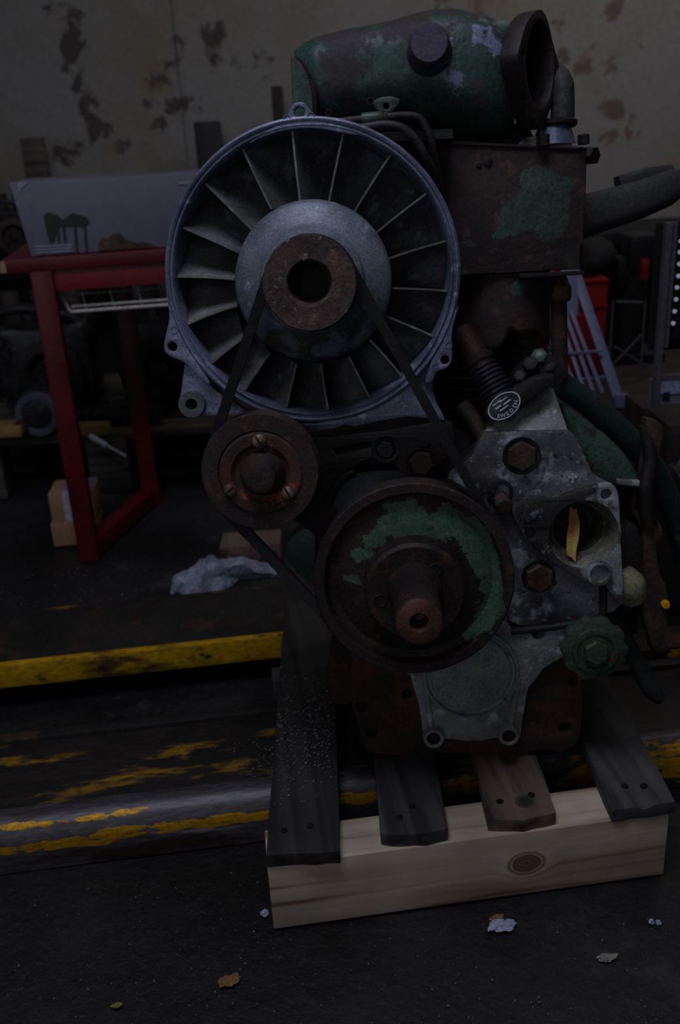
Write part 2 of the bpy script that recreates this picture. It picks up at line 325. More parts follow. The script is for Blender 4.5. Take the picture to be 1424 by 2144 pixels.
# ================================================================== the room
def wall_material():
    m = mat('peeling_limewash_wall', srgb(142, 139, 136), [(srgb(130, 120, 102), 1.6, .58, .12)], rough=.9, bump=.5, bscale=14, fine=.06, dist=.01)
    nt = m.node_tree; N = nt.nodes; L = nt.links; b = N['Principled BSDF']
    col = b.inputs['Base Color'].links[0].from_socket
    tc = N.new('ShaderNodeTexCoord')
    wn = N.new('ShaderNodeTexNoise'); wn.inputs['Scale'].default_value = 2.6; wn.inputs['Detail'].default_value = 8; wn.inputs['Roughness'].default_value = .66; L.new(tc.outputs['Object'], wn.inputs['Vector'])
    wa = N.new('ShaderNodeVectorMath'); wa.operation = 'MULTIPLY_ADD'; L.new(wn.outputs['Color'], wa.inputs[0]); wa.inputs[1].default_value = (.42,) * 3; wa.inputs[2].default_value = (-.21,) * 3
    wb = N.new('ShaderNodeVectorMath'); wb.operation = 'ADD'; L.new(wa.outputs[0], wb.inputs[0]); L.new(tc.outputs['Object'], wb.inputs[1])
    def layer(col, cc, scale, th, soft, pts, seed, sharp=1.6):
        msk = None
        for (c, r) in pts:
            v = N.new('ShaderNodeVectorMath'); v.operation = 'DISTANCE'; L.new(wb.outputs[0], v.inputs[0]); v.inputs[1].default_value = c
            q = N.new('ShaderNodeMapRange'); L.new(v.outputs['Value'], q.inputs[0]); q.inputs[1].default_value = 0; q.inputs[2].default_value = r * 1.25; q.inputs[3].default_value = .22; q.inputs[4].default_value = -.34; q.interpolation_type = 'SMOOTHSTEP'
            if msk is None: msk = q.outputs[0]
            else:
                x = N.new('ShaderNodeMath'); x.operation = 'MAXIMUM'; L.new(msk, x.inputs[0]); L.new(q.outputs[0], x.inputs[1]); msk = x.outputs[0]
        n = N.new('ShaderNodeTexNoise'); n.inputs['Scale'].default_value = scale; n.inputs['Detail'].default_value = 8; n.inputs['Roughness'].default_value = .66; n.inputs['Distortion'].default_value = .7
        ad = N.new('ShaderNodeVectorMath'); ad.operation = 'ADD'; L.new(tc.outputs['Object'], ad.inputs[0]); ad.inputs[1].default_value = (seed, 0, seed); L.new(ad.outputs[0], n.inputs['Vector'])
        x = N.new('ShaderNodeMath'); x.operation = 'MULTIPLY_ADD'; L.new(n.outputs[0], x.inputs[0]); x.inputs[1].default_value = sharp; x.inputs[2].default_value = -.5 * sharp
        y = N.new('ShaderNodeMath'); y.operation = 'ADD'; L.new(x.outputs[0], y.inputs[0]); L.new(msk, y.inputs[1])
        f = N.new('ShaderNodeMapRange'); L.new(y.outputs[0], f.inputs[0]); f.inputs[1].default_value = th; f.inputs[2].default_value = th + soft
        mx = N.new('ShaderNodeMix'); mx.data_type = 'RGBA'; L.new(f.outputs[0], mx.inputs[0]); L.new(col, mx.inputs[6]); mx.inputs[7].default_value = cc
        return mx.outputs[2]
    def wp(l): return [((tuple(W(x, y, 4.6))), r * 4.3 / FPX) for x, y, r in l]
    col = layer(col, srgb(134, 120, 90), 3, .02, .3, wp([(960, 60, 90), (1060, 80, 90), (1090, 260, 60), (300, 140, 90), (60, 520, 60), (240, 320, 90), (700, 20, 40)]), 3)
    col = layer(col, srgb(80, 74, 70), 6, .03, .12, wp([(130, 20, 55), (140, 80, 60), (150, 130, 55), (165, 200, 55), (185, 255, 55), (215, 275, 45), (150, 300, 50), (260, 330, 60), (310, 150, 50), (350, 110, 45), (340, 230, 60), (390, 215, 60), (450, 90, 60), (480, 150, 60), (540, 130, 50), (560, 170, 40), (300, 220, 50)]), 7)
    col = layer(col, srgb(112, 96, 88), 7, .12, .1, wp([(1000, 20, 60), (1080, 60, 60), (940, 20, 60), (1040, 90, 50), (1160, 55, 45), (1230, 110, 60), (1180, 110, 40), (1280, 115, 40), (1345, 90, 35), (1260, 240, 60), (1300, 280, 70), (1250, 300, 60), (1290, 20, 60), (430, 150, 50), (870, 10, 50)]), 13)
    L.new(col, b.inputs['Base Color'])
    return m
M_wall = wall_material()
def struct(name, mb, m): return mb.build(name, m, kind='structure', smooth=0)
fl = MB()
nx, ny = 110, 150
for j in range(ny + 1):
    for i in range(nx + 1):
        x = -3.2 + 6.4 * i / nx; y = -3 + 7.6 * j / ny
        z = .004 * mnoise.fractal(Vector((x * 3, y * 3, 0)), 1, 2, 4); fl.v.append(Vector((x, y, z - .004)))
for j in range(ny):
    for i in range(nx): a = j * (nx + 1) + i; fl.f.append((a, a + 1, a + nx + 2, a + nx + 1))
fl.box((0, .8, -.06), (6.4, 7.6, .08))
o = fl.build('floor', M_floor, kind='structure', smooth=60)
struct('wall_back', MB().box((0, 4.7, 1.8), (6.4, .2, 3.6)), M_wall)
struct('wall_left', MB().box((-3.3, .8, 1.8), (.2, 7.8, 3.6)), M_wall)
struct('wall_right', MB().box((3.3, .8, 1.8), (.2, 7.8, 3.6)), M_wall)
struct('ceiling', MB().box((0, .8, 3.65), (6.8, 7.8, .1)), M_ceil)
# old wall seam
struct('trim_1', MB().box((W(372, 60, 4.6).x, 4.597, 1.8), (.02, .012, 3.6)), M_wall)

# ------------------------------------------------------------------ pallet: four weathered planks on a new beam
YAW = R(6.2)
pal = thing('pallet', 'pallet of four weathered planks on a pale new timber beam, under the engine', 'pallet', (-.129, 1.02, 0), YAW)
Mp = Matrix.Translation((-.129, 1.02, 0)) @ Matrix.Rotation(YAW, 4, 'Z'); Mpi = Mp.inverted()
BL = .588
knot = Mpi @ Vector(W(1103, 1808, 1.06)); kc = (knot.x, 0.0, knot.z)
M_beam = wood('new_pine', srgb(212, 196, 174), srgb(192, 172, 148), srgb(140, 106, 80), 0, knots=[(kc, .017)])
M_pl = [wood('weathered_plank_%s' % n, a, b, c, 1, knots=k) for n, a, b, c, k in (
    ('black', srgb(56, 52, 50), srgb(43, 40, 38), srgb(26, 24, 23), ()),
    ('slate', srgb(84, 80, 83), srgb(64, 61, 63), srgb(40, 38, 39), ()),
    ('brown', srgb(116, 98, 86), srgb(92, 78, 68), srgb(52, 43, 37), ((tuple(Mpi @ G(1100, 1678, .137)), .0085),)),
    ('grey', srgb(80, 76, 74), srgb(62, 58, 57), srgb(40, 37, 36), ()))]
bb = MB().box((BL / 2, .038, .0575), (BL, .076, .115)); bo = bb.build('beam', M_beam, pal, 'pale new pine beam with one round knot', bevel=.0025)
for yy, h in ((.50, .115),):
    MB().box((BL / 2 + .012, yy, .0575 + .0), (BL - .05, .05, .115)).build('rear_beam', M_pl[1], pal, bevel=.002)
M_nail = mat('rusty_nail', srgb(30, 24, 22), rough=.7, metal=.5)
planks = [((557, 1790), (712, 1783), .00, 0), ((797, 1752), (940, 1742), .0, 1), ((1025, 1722), (1168, 1708), .0, 2), ((1282, 1697), (1414, 1678), .0, 3)]
rnd = random.Random(3)
for (a, b, dd, mi) in planks:
    A = G(a[0], a[1], .137); B = G(b[0], b[1], .137)
    x0, x1 = A.x, B.x; yf = (A.y + B.y) / 2; Lp = .757
    mb = MB(); nsx, nsy = 6, 24
    sl = (B.y - A.y) / (B.x - A.x)
    vs = []; fs = []
    for lay, z in ((0, .1155), (1, .137)):
        for j in range(nsy + 1):
            for i in range(nsx + 1):
                u = i / nsx; v = j / nsy
                x = x0 + (x1 - x0) * u + (.0015 * mnoise.noise(Vector((x0 * 9, v * 14, i * .2))) if i in (0, nsx) else 0)
                y = yf + sl * (x - (x0 + x1) / 2) + Lp * v + (.004 * mnoise.noise(Vector((u * 7, x0 * 5, 3))) if j == 0 else 0)
                if mi in (1, 2) and j == 0: y += .007 * (2 * u - 1) ** 2
                zz = z + (.0012 * mnoise.noise(Vector((x * 60, y * 6, 0))) if lay else 0)
                if mi == 3 and lay and j < 8 and i == 3: zz -= .006 * (1 - j / 8)
                vs.append((x, y, zz))
    st = (nsx + 1) * (nsy + 1)
    for j in range(nsy):
        for i in range(nsx):
            q = j * (nsx + 1) + i; fs += [(q, q + nsx + 1, q + nsx + 2, q + 1), (st + q, st + q + 1, st + q + nsx + 2, st + q + nsx + 1)]
    for i in range(nsx):
        q = i; fs.append((q, q + 1, st + q + 1, st + q)); q = nsy * (nsx + 1) + i; fs.append((q + 1, q, st + q, st + q + 1))
    for j in range(nsy):
        q = j * (nsx + 1); fs.append((q + nsx + 1, q, st + q, st + q + nsx + 1)); q += nsx; fs.append((q, q + nsx + 1, st + q + nsx + 1, st + q))
    mb.add([Mpi @ Vector(v) for v in vs], fs)
    po = mb.build('plank', M_pl[mi], pal, bevel=.0015, smooth=30)
    if mi == 2: po['label'] = 'brown plank with a round knot'
    for (fx, fy) in ((.28, .045), (.62, .05)):
        p = Mpi @ Vector((x0 + (x1 - x0) * fx + rnd.uniform(-.01, .01), yf + fy + rnd.uniform(-.01, .012), .1375))
        MB().lathe([(-.001, .0058), (.0008, .0052), (.0011, .003)], p, (0, 0, 1), 8).build('nail', M_nail, po)
# wedges that carry the rear of the tilted block sit out of sight under it

# ------------------------------------------------------------------ the two low steel ramps behind
YR = R(6.0)
def ramp(name, label, x0, yfr, length, objs):
    t = thing(name, label, 'ramp', (x0, yfr, 0), YR, None)
    for nm, mb, m, lb, bv in objs: mb.build(nm, m, t, lb, bevel=bv)
    return t
n = 22
front = MB(); pr = [(0, .0), (0, .045), (.006, .066), (.022, .08), (.04, .085), (.055, .082), (.06, .07), (.06, .0)]
for k, (y, z) in enumerate(pr): pass
def prof_x(mb, prof, x0, x1, seg=1):
    m_ = len(prof)
    for i in range(seg + 1):
        x = x0 + (x1 - x0) * i / seg
        mb.v += [Vector((x, y, z)) for y, z in prof]
    for i in range(seg):
        for k in range(m_):
            j = (k + 1) % m_; mb.f.append((i * m_ + k, i * m_ + j, (i + 1) * m_ + j, (i + 1) * m_ + k))
    mb.f += [tuple(range(m_)), tuple(range(seg * m_ + m_ - 1, seg * m_ - 1, -1))]
    return mb
LR = 3.2
ramp('steel_ramp', 'low steel ramp nearest the timber beam, rounded scuffed edge tube with yellow paint streaks', -1.4, 1.073, LR, [
    ('edge_tube', prof_x(MB(), pr, 0, LR, 40), M_tube, 'scuffed steel tube streaked with yellow', 0),
    ('deck_plate', MB().box((LR / 2, .155, .0655), (LR, .19, .009)), M_yel2, 'dark deck plate with yellow smears', .001),
    ('back_channel', MB().box((LR / 2, .262, .04), (LR, .025, .078)), M_ramp, None, .003)])
ramp('steel_ramp', 'low steel ramp further back with a bright worn yellow front edge', -1.4, 1.557, 1.75, [
    ('yellow_edge', MB().box((1.75 / 2, .01, .076), (1.75, .02, .054)), M_yel, 'worn bright yellow edge', .006),
    ('deck_plate', MB().box((1.75 / 2, .125, .098), (1.75, .21, .008)), M_ramp, None, .001),
    ('back_channel', MB().box((1.75 / 2, .236, .05), (1.75, .02, .1)), M_yel2, None, .003),
    ('support_web', MB().box((1.75 / 2, .10, .047), (1.75, .03, .094)), M_black, None, 0)])
M_yelf = mat('yellow_face_flaking', srgb(60, 46, 26), [(srgb(190, 142, 12), 14, .5, .03), (srgb(34, 28, 24), 30, .6, .04)], rough=.5, bump=.4)
t = thing('steel_channel', 'rusty steel channel with flaking yellow face, right of the engine behind the near ramp', 'channel', (.485, 1.56, 0), YR)
MB().box((.4, .005, .062), (.8, .01, .050)).build('channel_face', M_yelf, t, 'flaking yellow face'); MB().box((.4, .04, .090), (.8, .08, .006)).build('channel_top', M_rust, t, bevel=.001); MB().box((.4, .075, .045), (.8, .01, .088)).build('channel_back', M_rust, t)

# ================================================================== the engine
eng = thing('diesel_engine', 'old rusty green air-cooled diesel engine with bare aluminium fan, standing on the plank pallet', 'engine', tuple(EO))
eng.matrix_world = Matrix(((XE.x, YE.x, ZE.x, EO.x), (XE.y, YE.y, ZE.y, EO.y), (XE.z, YE.z, ZE.z, EO.z), (0, 0, 0, 1)))
TAN = -YE.z / math.hypot(YE.x, YE.y)                 # pallet top rises in the engine's tilted frame
# crankcase -----------------------------------------------------------
ccp = EP([(655, 905), (1000, 890), (1105, 880), (1180, 900), (1215, 1000), (1225, 1200), (1215, 1400), (1212, 1520), (1150, 1545), (800, 1555), (750, 1520), (738, 1410), (700, 1330), (672, 1180), (640, 1040)], .03)
cc = MB().plate(smooth_poly(ccp, 3), [], .0, .40, .008)
for v in cc.v:
    if v.y > .2: v.z = max(v.z, TAN * v.y + .012)
    else: v.z = max(v.z, TAN * max(v.y, 0) + .004)
crank_case = cc.build('crankcase', M_iron, eng, 'dark greasy crankcase', rough=.003, rscale=25)
# rear feet that reach the pallet
for sx in (-.11, .12):
    MB().box((sx, .36, TAN * .36 + .016), (.06, .05, .024)).build('rear_foot', M_iron, eng, bevel=.003)
fo = EP([(735, 1400), (738, 1465), (752, 1520), (768, 1566), (830, 1574), (912, 1568), (1000, 1570), (1090, 1566), (1155, 1560), (1170, 1568), (1205, 1548), (1214, 1520), (1216, 1450), (1212, 1385), (1150, 1350), (1000, 1300), (800, 1300), (740, 1350)], -.004)
fh = [circ(*ER(x, y, r, -.004), 16) for x, y, r in ((757, 1472, 13), (778, 1527, 12), (1181, 1516, 13), (1196, 1420, 9), (851, 1446, 11))]
flm = mat('rusty_front_flange', srgb(66, 46, 36), [(srgb(36, 30, 28), 10, .5, .1), (srgb(98, 58, 38), 13, .6, .08)], rough=.75, metal=.15, bump=.9, bscale=70)
fob = MB().plate(fo, fh, -.018, .006, .002)
fob.build('front_flange', flm, eng, 'rusty front flange with bolt holes', rough=.0015)
MB().lathe([(-.003, .012), (.004, .012), (.004, 0)], E3(1181, 1516, -.004), (0, 1, 0), 16).build('core_plug', M_dark, eng)
# timing case ---------------------------------------------------------
T0, T1 = -.042, -.002
tco = EP([(1012, 905), (1060, 903), (1190, 899), (1204, 912), (1228, 960), (1240, 990), (1262, 1008), (1284, 1018), (1297, 1040), (1299, 1100), (1300, 1170), (1310, 1235), (1305, 1262), (1286, 1280), (1240, 1292), (1160, 1306), (1130, 1308),
          (1090, 1312), (1066, 1300), (1060, 1200), (1050, 1120), (1010, 1080), (930, 1020), (942, 985), (985, 960), (1000, 930)], T0)
bore = ER(1222, 1118, 78, T0 - .01)
tc_ = MB().plate(tco, [circ(bore[0], bore[1], bore[2] * .98, 40)], T0, T1, .003)
tcase = tc_.build('timing_case', M_tc, eng, 'oily cast aluminium timing case', rough=.0012, rscale=40)
# bevelled shoulder that climbs back from the case to its apex
sh = MB(); a0 = [E3(x, y, T0 + .001) for x, y in ((1060, 904), (1190, 900), (1012, 908))]
b0 = [E3(1146, 806, T0 + .03), E3(1160, 815, T0 + .034), E3(1040, 880, T0 + .03)]
bk = [Vector((p.x, .02, p.z)) for p in (b0[1], a0[1], a0[2], b0[2])]
sh.add([a0[2], a0[1], b0[1], b0[0], b0[2]] + [Vector((p.x, .03, p.z)) for p in (a0[2], a0[1], b0[1], b0[0], b0[2])],
       [(0, 1, 2, 3, 4), (9, 8, 7, 6, 5), (0, 5, 6, 1), (1, 6, 7, 2), (2, 7, 8, 3), (3, 8, 9, 4), (4, 9, 5, 0)])
sh.build('shoulder', M_tcl, tcase, 'sloping pale shoulder', bevel=.003)
# lower, paler half with the round seal cover
lo = EP([(1075, 1318), (1130, 1310), (1185, 1318), (1190, 1372), (1160, 1388), (1138, 1402), (1122, 1424), (1108, 1440), (1103, 1460), (1096, 1500), (1090, 1545), (1060, 1556), (1040, 1545), (1005, 1552), (975, 1553), (945, 1548), (905, 1553), (885, 1530), (878, 1480), (866, 1440), (860, 1416), (846, 1408), (846, 1330), (870, 1250), (1000, 1240)], T0)
cvr = ER(985, 1408, 98, T0)
loh = [circ(*ER(1128, 1327, 13, T0), 14)]
lc = MB().plate(lo, loh, T0, T1, .003).build('lower_case', M_tcl, tcase, 'pale lower half of the timing case', rough=.001)
r_ = cvr[2]
MB().lathe([(-.006, r_ * 1.03), (-.011, r_ * 1.02), (-.012, r_ * .97), (-.004, r_ * .94), (-.003, r_ * .9), (-.009, r_ * .86), (-.0105, r_ * .8), (-.0112, 0)], (cvr[0], T0 + .004, cvr[1]), (0, 1, 0), 56).build('seal_cover', mat('green_tinted_cover', srgb(126, 138, 130), [(srgb(150, 156, 150), 14, .52, .1), (srgb(84, 88, 82), 30, .64, .06)], rough=.5, metal=.3, bump=.4, bscale=120, dist=.001), tcase, 'round seal cover')
for x, y in ((908, 1545), (1065, 1540)):
    c = ER(x, y, 22, T0 - .012)
    MB().lathe([(-.014, c[2] * .62), (-.016, c[2] * .7), (-.016, c[2] * .92), (-.012, c[2]), (.03, c[2] * 1.05)], (c[0], T0 + .0, c[1]), (0, 1, 0), 24, cap=False).build('boss', M_tcl, tcase)
    MB().lathe([(-.012, c[2] * .63), (-.002, c[2] * .63), (-.0019, 0)], (c[0], T0, c[1]), (0, 1, 0), 20, cap=False).build('boss_hole', M_rust, tcase)
for (p, q) in (((890, 1425), (903, 1530)), ((1086, 1420), (1068, 1525))):
    MB().tube([E3(p[0], p[1], T0), E3(q[0], q[1], T0)], [.004, .006], 10, False).build('rib', M_tcl, tcase)
# raised filler pad with its deep bore
PD = T0 - .012
pad = EP([(1272, 1012), (1288, 1018), (1297, 1040), (1300, 1100), (1302, 1160), (1306, 1235), (1290, 1255), (1262, 1222), (1240, 1226), (1200, 1205), (1160, 1182), (1122, 1150), (1098, 1122), (1080, 1096), (1070, 1068), (1092, 1050), (1120, 1040), (1160, 1045), (1200, 1030), (1230, 1022)], PD)
ph = [circ(bore[0], bore[1], bore[2], 48), circ(*ER(1109, 1119, 10, PD), 14), circ(*ER(1270, 1036, 11, PD), 14)]
padm = mat('filler_pad_aluminium', srgb(104, 100, 98), [(srgb(50, 46, 44), 8, .5, .08, .35), (srgb(150, 148, 150), 34, .62, .05)], rough=.45, metal=.25, bump=.6, bscale=150, dist=.0012,
           patches=pts3([(1285, 1040, 38), (1290, 1090, 30), (1280, 1180, 50), (1300, 1230, 30)], PD), pcol=srgb(176, 178, 182))
MB().plate(smooth_poly(pad, 3), ph, PD, T0 + .002, .003).build('filler_pad', padm, tcase, 'raised pad round the open filler bore', rough=.0008)
bc = Vector((bore[0], PD, bore[1])); br = bore[2]
MB().lathe([(.0, br), (.004, br * .94), (.028, br * .80), (.036, br * .72), (.037, br * .70), (.075, br * .64)], bc, (0, 1, 0), 48, cap=False).build('filler_bore', mat('bore_aluminium', srgb(140, 136, 124), [(srgb(84, 80, 70), 14, .5, .1), (srgb(170, 168, 160), 40, .6, .05)], rough=.45, metal=.45, bump=.5, bscale=120, dist=.001), tcase)
MB().lathe([(.060, br * .66), (.058, br * .55), (.064, br * .5), (.064, br * .2), (.055, br * .17), (.055, 0)], bc, (0, 1, 0), 40, cap=False).build('filler_core', M_dark, tcase)
# bolts on the case
def hexbolt(x, y, rr, d, m, wash=1.25, par=tcase, h=.010, ph=.2, name='hex_bolt', lb=None):
    c = ER(x, y, rr, d); o = Vector((c[0], d, c[1]))
    b = MB().lathe([(0, c[2]), (-h * .85, c[2]), (-h, c[2] * .88), (-h, 0)], o, (0, 1, 0), 6, ph)
    b2 = b.build(name, m, par, lb, smooth=0, bevel=.0006)
    if wash: MB().lathe([(.001, c[2] * wash), (-.0018, c[2] * wash), (-.0022, c[2] * wash * .96), (-.0005, c[2] * .9)], o, (0, 1, 0), 32, cap=False).build('bolt_seat', M_dark, b2 if par == eng else par)
    return b2
MB().plate(smooth_poly(EP([(688, 1385), (700, 1350), (742, 1345), (750, 1460), (700, 1468), (686, 1440)], .05), 2), [], .04, .12, .004).build('side_lug', M_rust, eng)
hexbolt(1092, 954, 33, T0 - .002, M_rust2, 1.22, ph=.5, lb='large rusty hexagon plug')
hexbolt(1127, 1207, 31, T0 - .004, mat('brown_plug', srgb(88, 62, 50), [(srgb(60, 44, 36), 30, .5, .1)], rough=.55, metal=.3, bump=.4), 1.12, ph=.52, h=.014, lb='brown hexagon plug')
MB().lathe([(.002, .0185), (-.005, .0185), (-.006, .014), (-.001, .012), (-.0005, 0)], E3(1254, 1199, PD), (0, 1, 0), 24).build('stud', M_tc, tcase)
MB().lathe([(.002, .0175), (-.004, .017), (-.005, .014), (-.005, 0)], E3(1106, 1064, PD), (0, 1, 0), 24).build('stud', M_tc, tcase)
MB().lathe([(.002, .019), (-.008, .0175), (-.009, .013)], E3(1047, 1030, T0), (0, 1, 0), 24, cap=False).build('drain_hole', M_black, tcase)
c = E3(1052, 1052, T0 - .01)
MB().lathe([(.01, .0115), (-.012, .0115), (-.014, .010), (-.014, 0)], c, (-.1, 1, .25), 20).build('screw', M_rust2, tcase, 'slotted brown screw')
MB().tube([E3(1300, 1205, T0 + .03), E3(1318, 1225, T0 + .02), E3(1322, 1250, T0 + .03)], [.02, .024, .02], 18).build('side_boss', mat('mossy_aluminium', srgb(150, 148, 126), [(srgb(128, 126, 84), 14, .56, .1), (srgb(84, 82, 74), 30, .6, .06)], rough=.6, metal=.2, bump=.5), tcase, 'mossy pale boss at the right edge')
# lower rear ledge under the case
MB().tube([E3(1070, 1322, T0 + .002), E3(1160, 1312, T0), E3(1240, 1296, T0), E3(1262, 1286, T0), E3(1262, 1215, T0)], .006, 10, True).build('gasket_ledge', M_iron, tcase)
# white cross mark scratched on the case
cm = MB(); c = E3(1199, 999, T0 - .0015)
cm.box(c, (.012, .0012, .0028)); cm.box(c + Vector((.0005, 0, -.001)), (.0028, .0012, .014)); cm.build('cross_mark', mat('chalk_white', srgb(190, 190, 196), rough=.8, bump=0), tcase, 'small white cross mark')
# ---------------------------------------------------------------- crankshaft pulley
pc = pts3([(775, 1135, 34), (825, 1095, 40), (870, 1085, 40), (930, 1090, 40), (985, 1115, 40), (1015, 1170, 34), (1030, 1225, 34), (1025, 1280, 36), (1000, 1325, 30), (800, 1120, 34), (850, 1100, 34), (905, 1095, 32), (960, 1108, 32), (1005, 1140, 34), (1000, 1160, 28), (755, 1150, 26), (735, 1210, 26), (1022, 1200, 30), (1030, 1250, 32), (1015, 1300, 30), (980, 1330, 22), (720, 1240, 14)], -.125)
M_crank = mat('rusty_pulley_green_remains', srgb(52, 40, 38), [(srgb(34, 28, 27), 10, .5, .1), (srgb(78, 54, 42), 40, .62, .05)], rough=.6, metal=.25, bump=.8, bscale=90, patches=pc, pcol=srgb(80, 112, 92), psoft=.05, pscale=24, warp=.035)
c = ER(867, 1216, 211, -.15); cr = c[2]; co = Vector((c[0], -.15, c[1]))
cp = MB().lathe([(.085, cr * .2), (.085, cr * .7), (.075, cr * .80), (.052, cr * .97), (.047, cr * .985), (.042, cr * .97), (.029, cr * .90), (.022, cr * .90), (.010, cr * .985), (.002, cr), (.0, cr * .985), (.0, cr * .90), (.003, cr * .885), (.018, cr * .875),
    (.020, cr * .80), (.016, cr * .74), (.012, cr * .56), (.012, cr * .52), (.014, 0)], co, (0, 1, 0), 96, cap=True)
pul = cp.build('crankshaft_pulley', M_crank, eng, 'large rusty belt pulley with chipped green paint', smooth=30, rough=.0006)
M_fl = mat('dark_hub_flange', srgb(56, 42, 38), [(srgb(36, 30, 28), 16, .5, .1), (srgb(84, 58, 44), 40, .62, .06)], rough=.55, metal=.35, bump=.6, bscale=110)
c2 = ER(870, 1241, 108, -.178)
MB().lathe([(-.178, c2[2] * .35), (-.180, c2[2] * .93), (-.176, c2[2]), (-.14, c2[2] * 1.01)], (c2[0] , 0, c2[1]), (0, 1, 0), 64, cap=False).build('hub_flange', M_fl, pul, 'dark round hub flange')
for x, y in ((911, 1193), (797, 1257)):
    MB().lathe([(-.001, .0095), (-.0025, .008), (.0, .0065), (.001, 0)], E3(x, y, -.180), (0, 1, 0), 18).build('threaded_hole', M_black, pul)
c3 = ER(878, 1302, 51, -.30); nr = c3[2]; nx_, nz_ = c2[0] , c2[1]
MB().lathe([(-.30, nr * .36), (-.302, nr * .40), (-.302, nr * .9), (-.298, nr), (-.21, nr * 1.02), (-.195, nr * 1.2), (-.178, nr * 1.28)], (c3[0], 0, c3[1]), (0, 1, 0), 48, cap=False).build('crankshaft_nose', mat('shaft_nose_rust', srgb(66, 52, 50), [(srgb(44, 38, 38), 14, .5, .1), (srgb(92, 62, 50), 36, .6, .06)], rough=.5, metal=.4, bump=.5, bscale=110), pul, 'protruding shaft nose')
MB().lathe([(-.3025, nr * .96), (-.3035, nr * .9), (-.3035, nr * .42), (-.3, nr * .36), (-.27, nr * .30), (-.27, 0)], (c3[0], 0, c3[1]), (0, 1, 0), 40, cap=False).build('nose_face', mat('brown_machined_face', srgb(112, 74, 62), [(srgb(78, 54, 48), 20, .5, .1)], rough=.45, metal=.4, bump=.4, bscale=120), pul, 'brown end face with a centre hole')
MB().lathe([(-.269, nr * .31), (-.2688, 0)], (c3[0], 0, c3[1]), (0, 1, 0), 20).build('centre_hole', M_black, pul)
# belt guard curve left of the pulley
gp = [E3(x, y, -.04) for x, y in ((742, 985), (715, 1000), (690, 1040), (678, 1090), (674, 1150), (680, 1210), (700, 1280), (735, 1350))]
gm = MB()
for k in range(len(gp) - 1):
    pass
gm.tube(gp, [.010] * len(gp), 12); gm.build('front_cover_rim', M_dark, eng, 'dark curved rim of the front cover')
MB().plate(smooth_poly(EP([(745, 985), (700, 1020), (682, 1090), (678, 1160), (690, 1260), (740, 1350), (850, 1330), (1000, 1250), (1010, 1060), (900, 985)], -.03), 3), [], -.045, .01, .004).build('front_cover', mat('cover_dark', srgb(50, 52, 60), [(srgb(28, 28, 30), 6, .5, .1)], rough=.5, metal=.3, bump=.4), eng, 'dark front cover behind the large pulley')
MB().plate(smooth_poly(EP([(612, 1120), (650, 1098), (690, 1110), (700, 1200), (665, 1225), (628, 1200), (600, 1160)], .0), 3), [], -.012, .03, .004).build('side_cover', M_green, eng, 'green side cover between the pulleys')
# ---------------------------------------------------------------- idler pulley
c = ER(544, 989, 123.5, -.145); ir = c[2]; io = Vector((c[0], -.145, c[1]))
M_id = mat('idler_dark_rust', srgb(60, 45, 41), [(srgb(42, 35, 34), 12, .5, .1), (srgb(84, 60, 50), 60, .6, .06)], rough=.65, metal=.2, bump=.7, bscale=110)
idl = MB().lathe([(.045, ir * .3), (.045, ir * .97), (.040, ir), (.032, ir * .88), (.022, ir * .88), (.010, ir * .99), (.002, ir), (.0, ir * .985), (.0, ir * .72), (.004, ir * .70), (.006, ir * .2)], io, (0, 1, 0), 72).build('idler_pulley', M_id, eng, 'brown rusty tensioner pulley', smooth=30)
M_or = mat('orange_rust_plate', srgb(92, 56, 38), [(srgb(52, 38, 33), 14, .44, .1), (srgb(168, 84, 44), 40, .61, .05), (srgb(150, 130, 112), 60, .69, .02)], rough=.75, bump=.9, bscale=130)
c5 = ER(546, 993, 88, -.148)
MB().lathe([(.004, c5[2]), (-.001, c5[2]), (-.003, c5[2] * .95), (-.003, c5[2] * .72), (.004, c5[2] * .62), (.004, c5[2] * .50)], (c5[0], -.145, c5[1]), (0, 1, 0), 64, cap=False).build('retaining_plate', M_or, idl, 'orange rusty retaining plate')
c6 = ER(546, 998, 44, -.165)
MB().lathe([(.006, c6[2] * 1.15), (-.010, c6[2] * .95), (-.022, c6[2] * .82), (-.030, c6[2] * .72), (-.032, c6[2] * .5), (-.030, 0)], (c6[0], -.145, c6[1]), (0, 1, 0), 40).build('dust_cap', M_id, idl, 'domed dust cap')
M_scr = mat('old_steel_screw', srgb(150, 132, 120), [(srgb(96, 66, 50), 40, .55, .1)], rough=.5, metal=.5, bump=.4, bscale=200)
for (x, y, rr, ang) in ((543, 924, 15, 60), (481, 1026, 13, -40), (603, 1031, 14, 65)):
    q = ER(x, y, rr, -.15); s = MB().lathe([(.0, q[2]), (-.004, q[2] * .95), (-.006, q[2] * .6), (-.0062, 0)], (q[0], -.148, q[1]), (0, 1, 0), 24)
    so = s.build('slotted_screw', M_scr, idl)
    sm = MB().box((0, 0, 0), (q[2] * 1.9, .001, .0022), Matrix.Translation((q[0], -.1545, q[1])) @ Matrix.Rotation(R(ang), 4, 'Y') @ Matrix.Identity(4)); sm.build('screw_slot', M_black, idl)
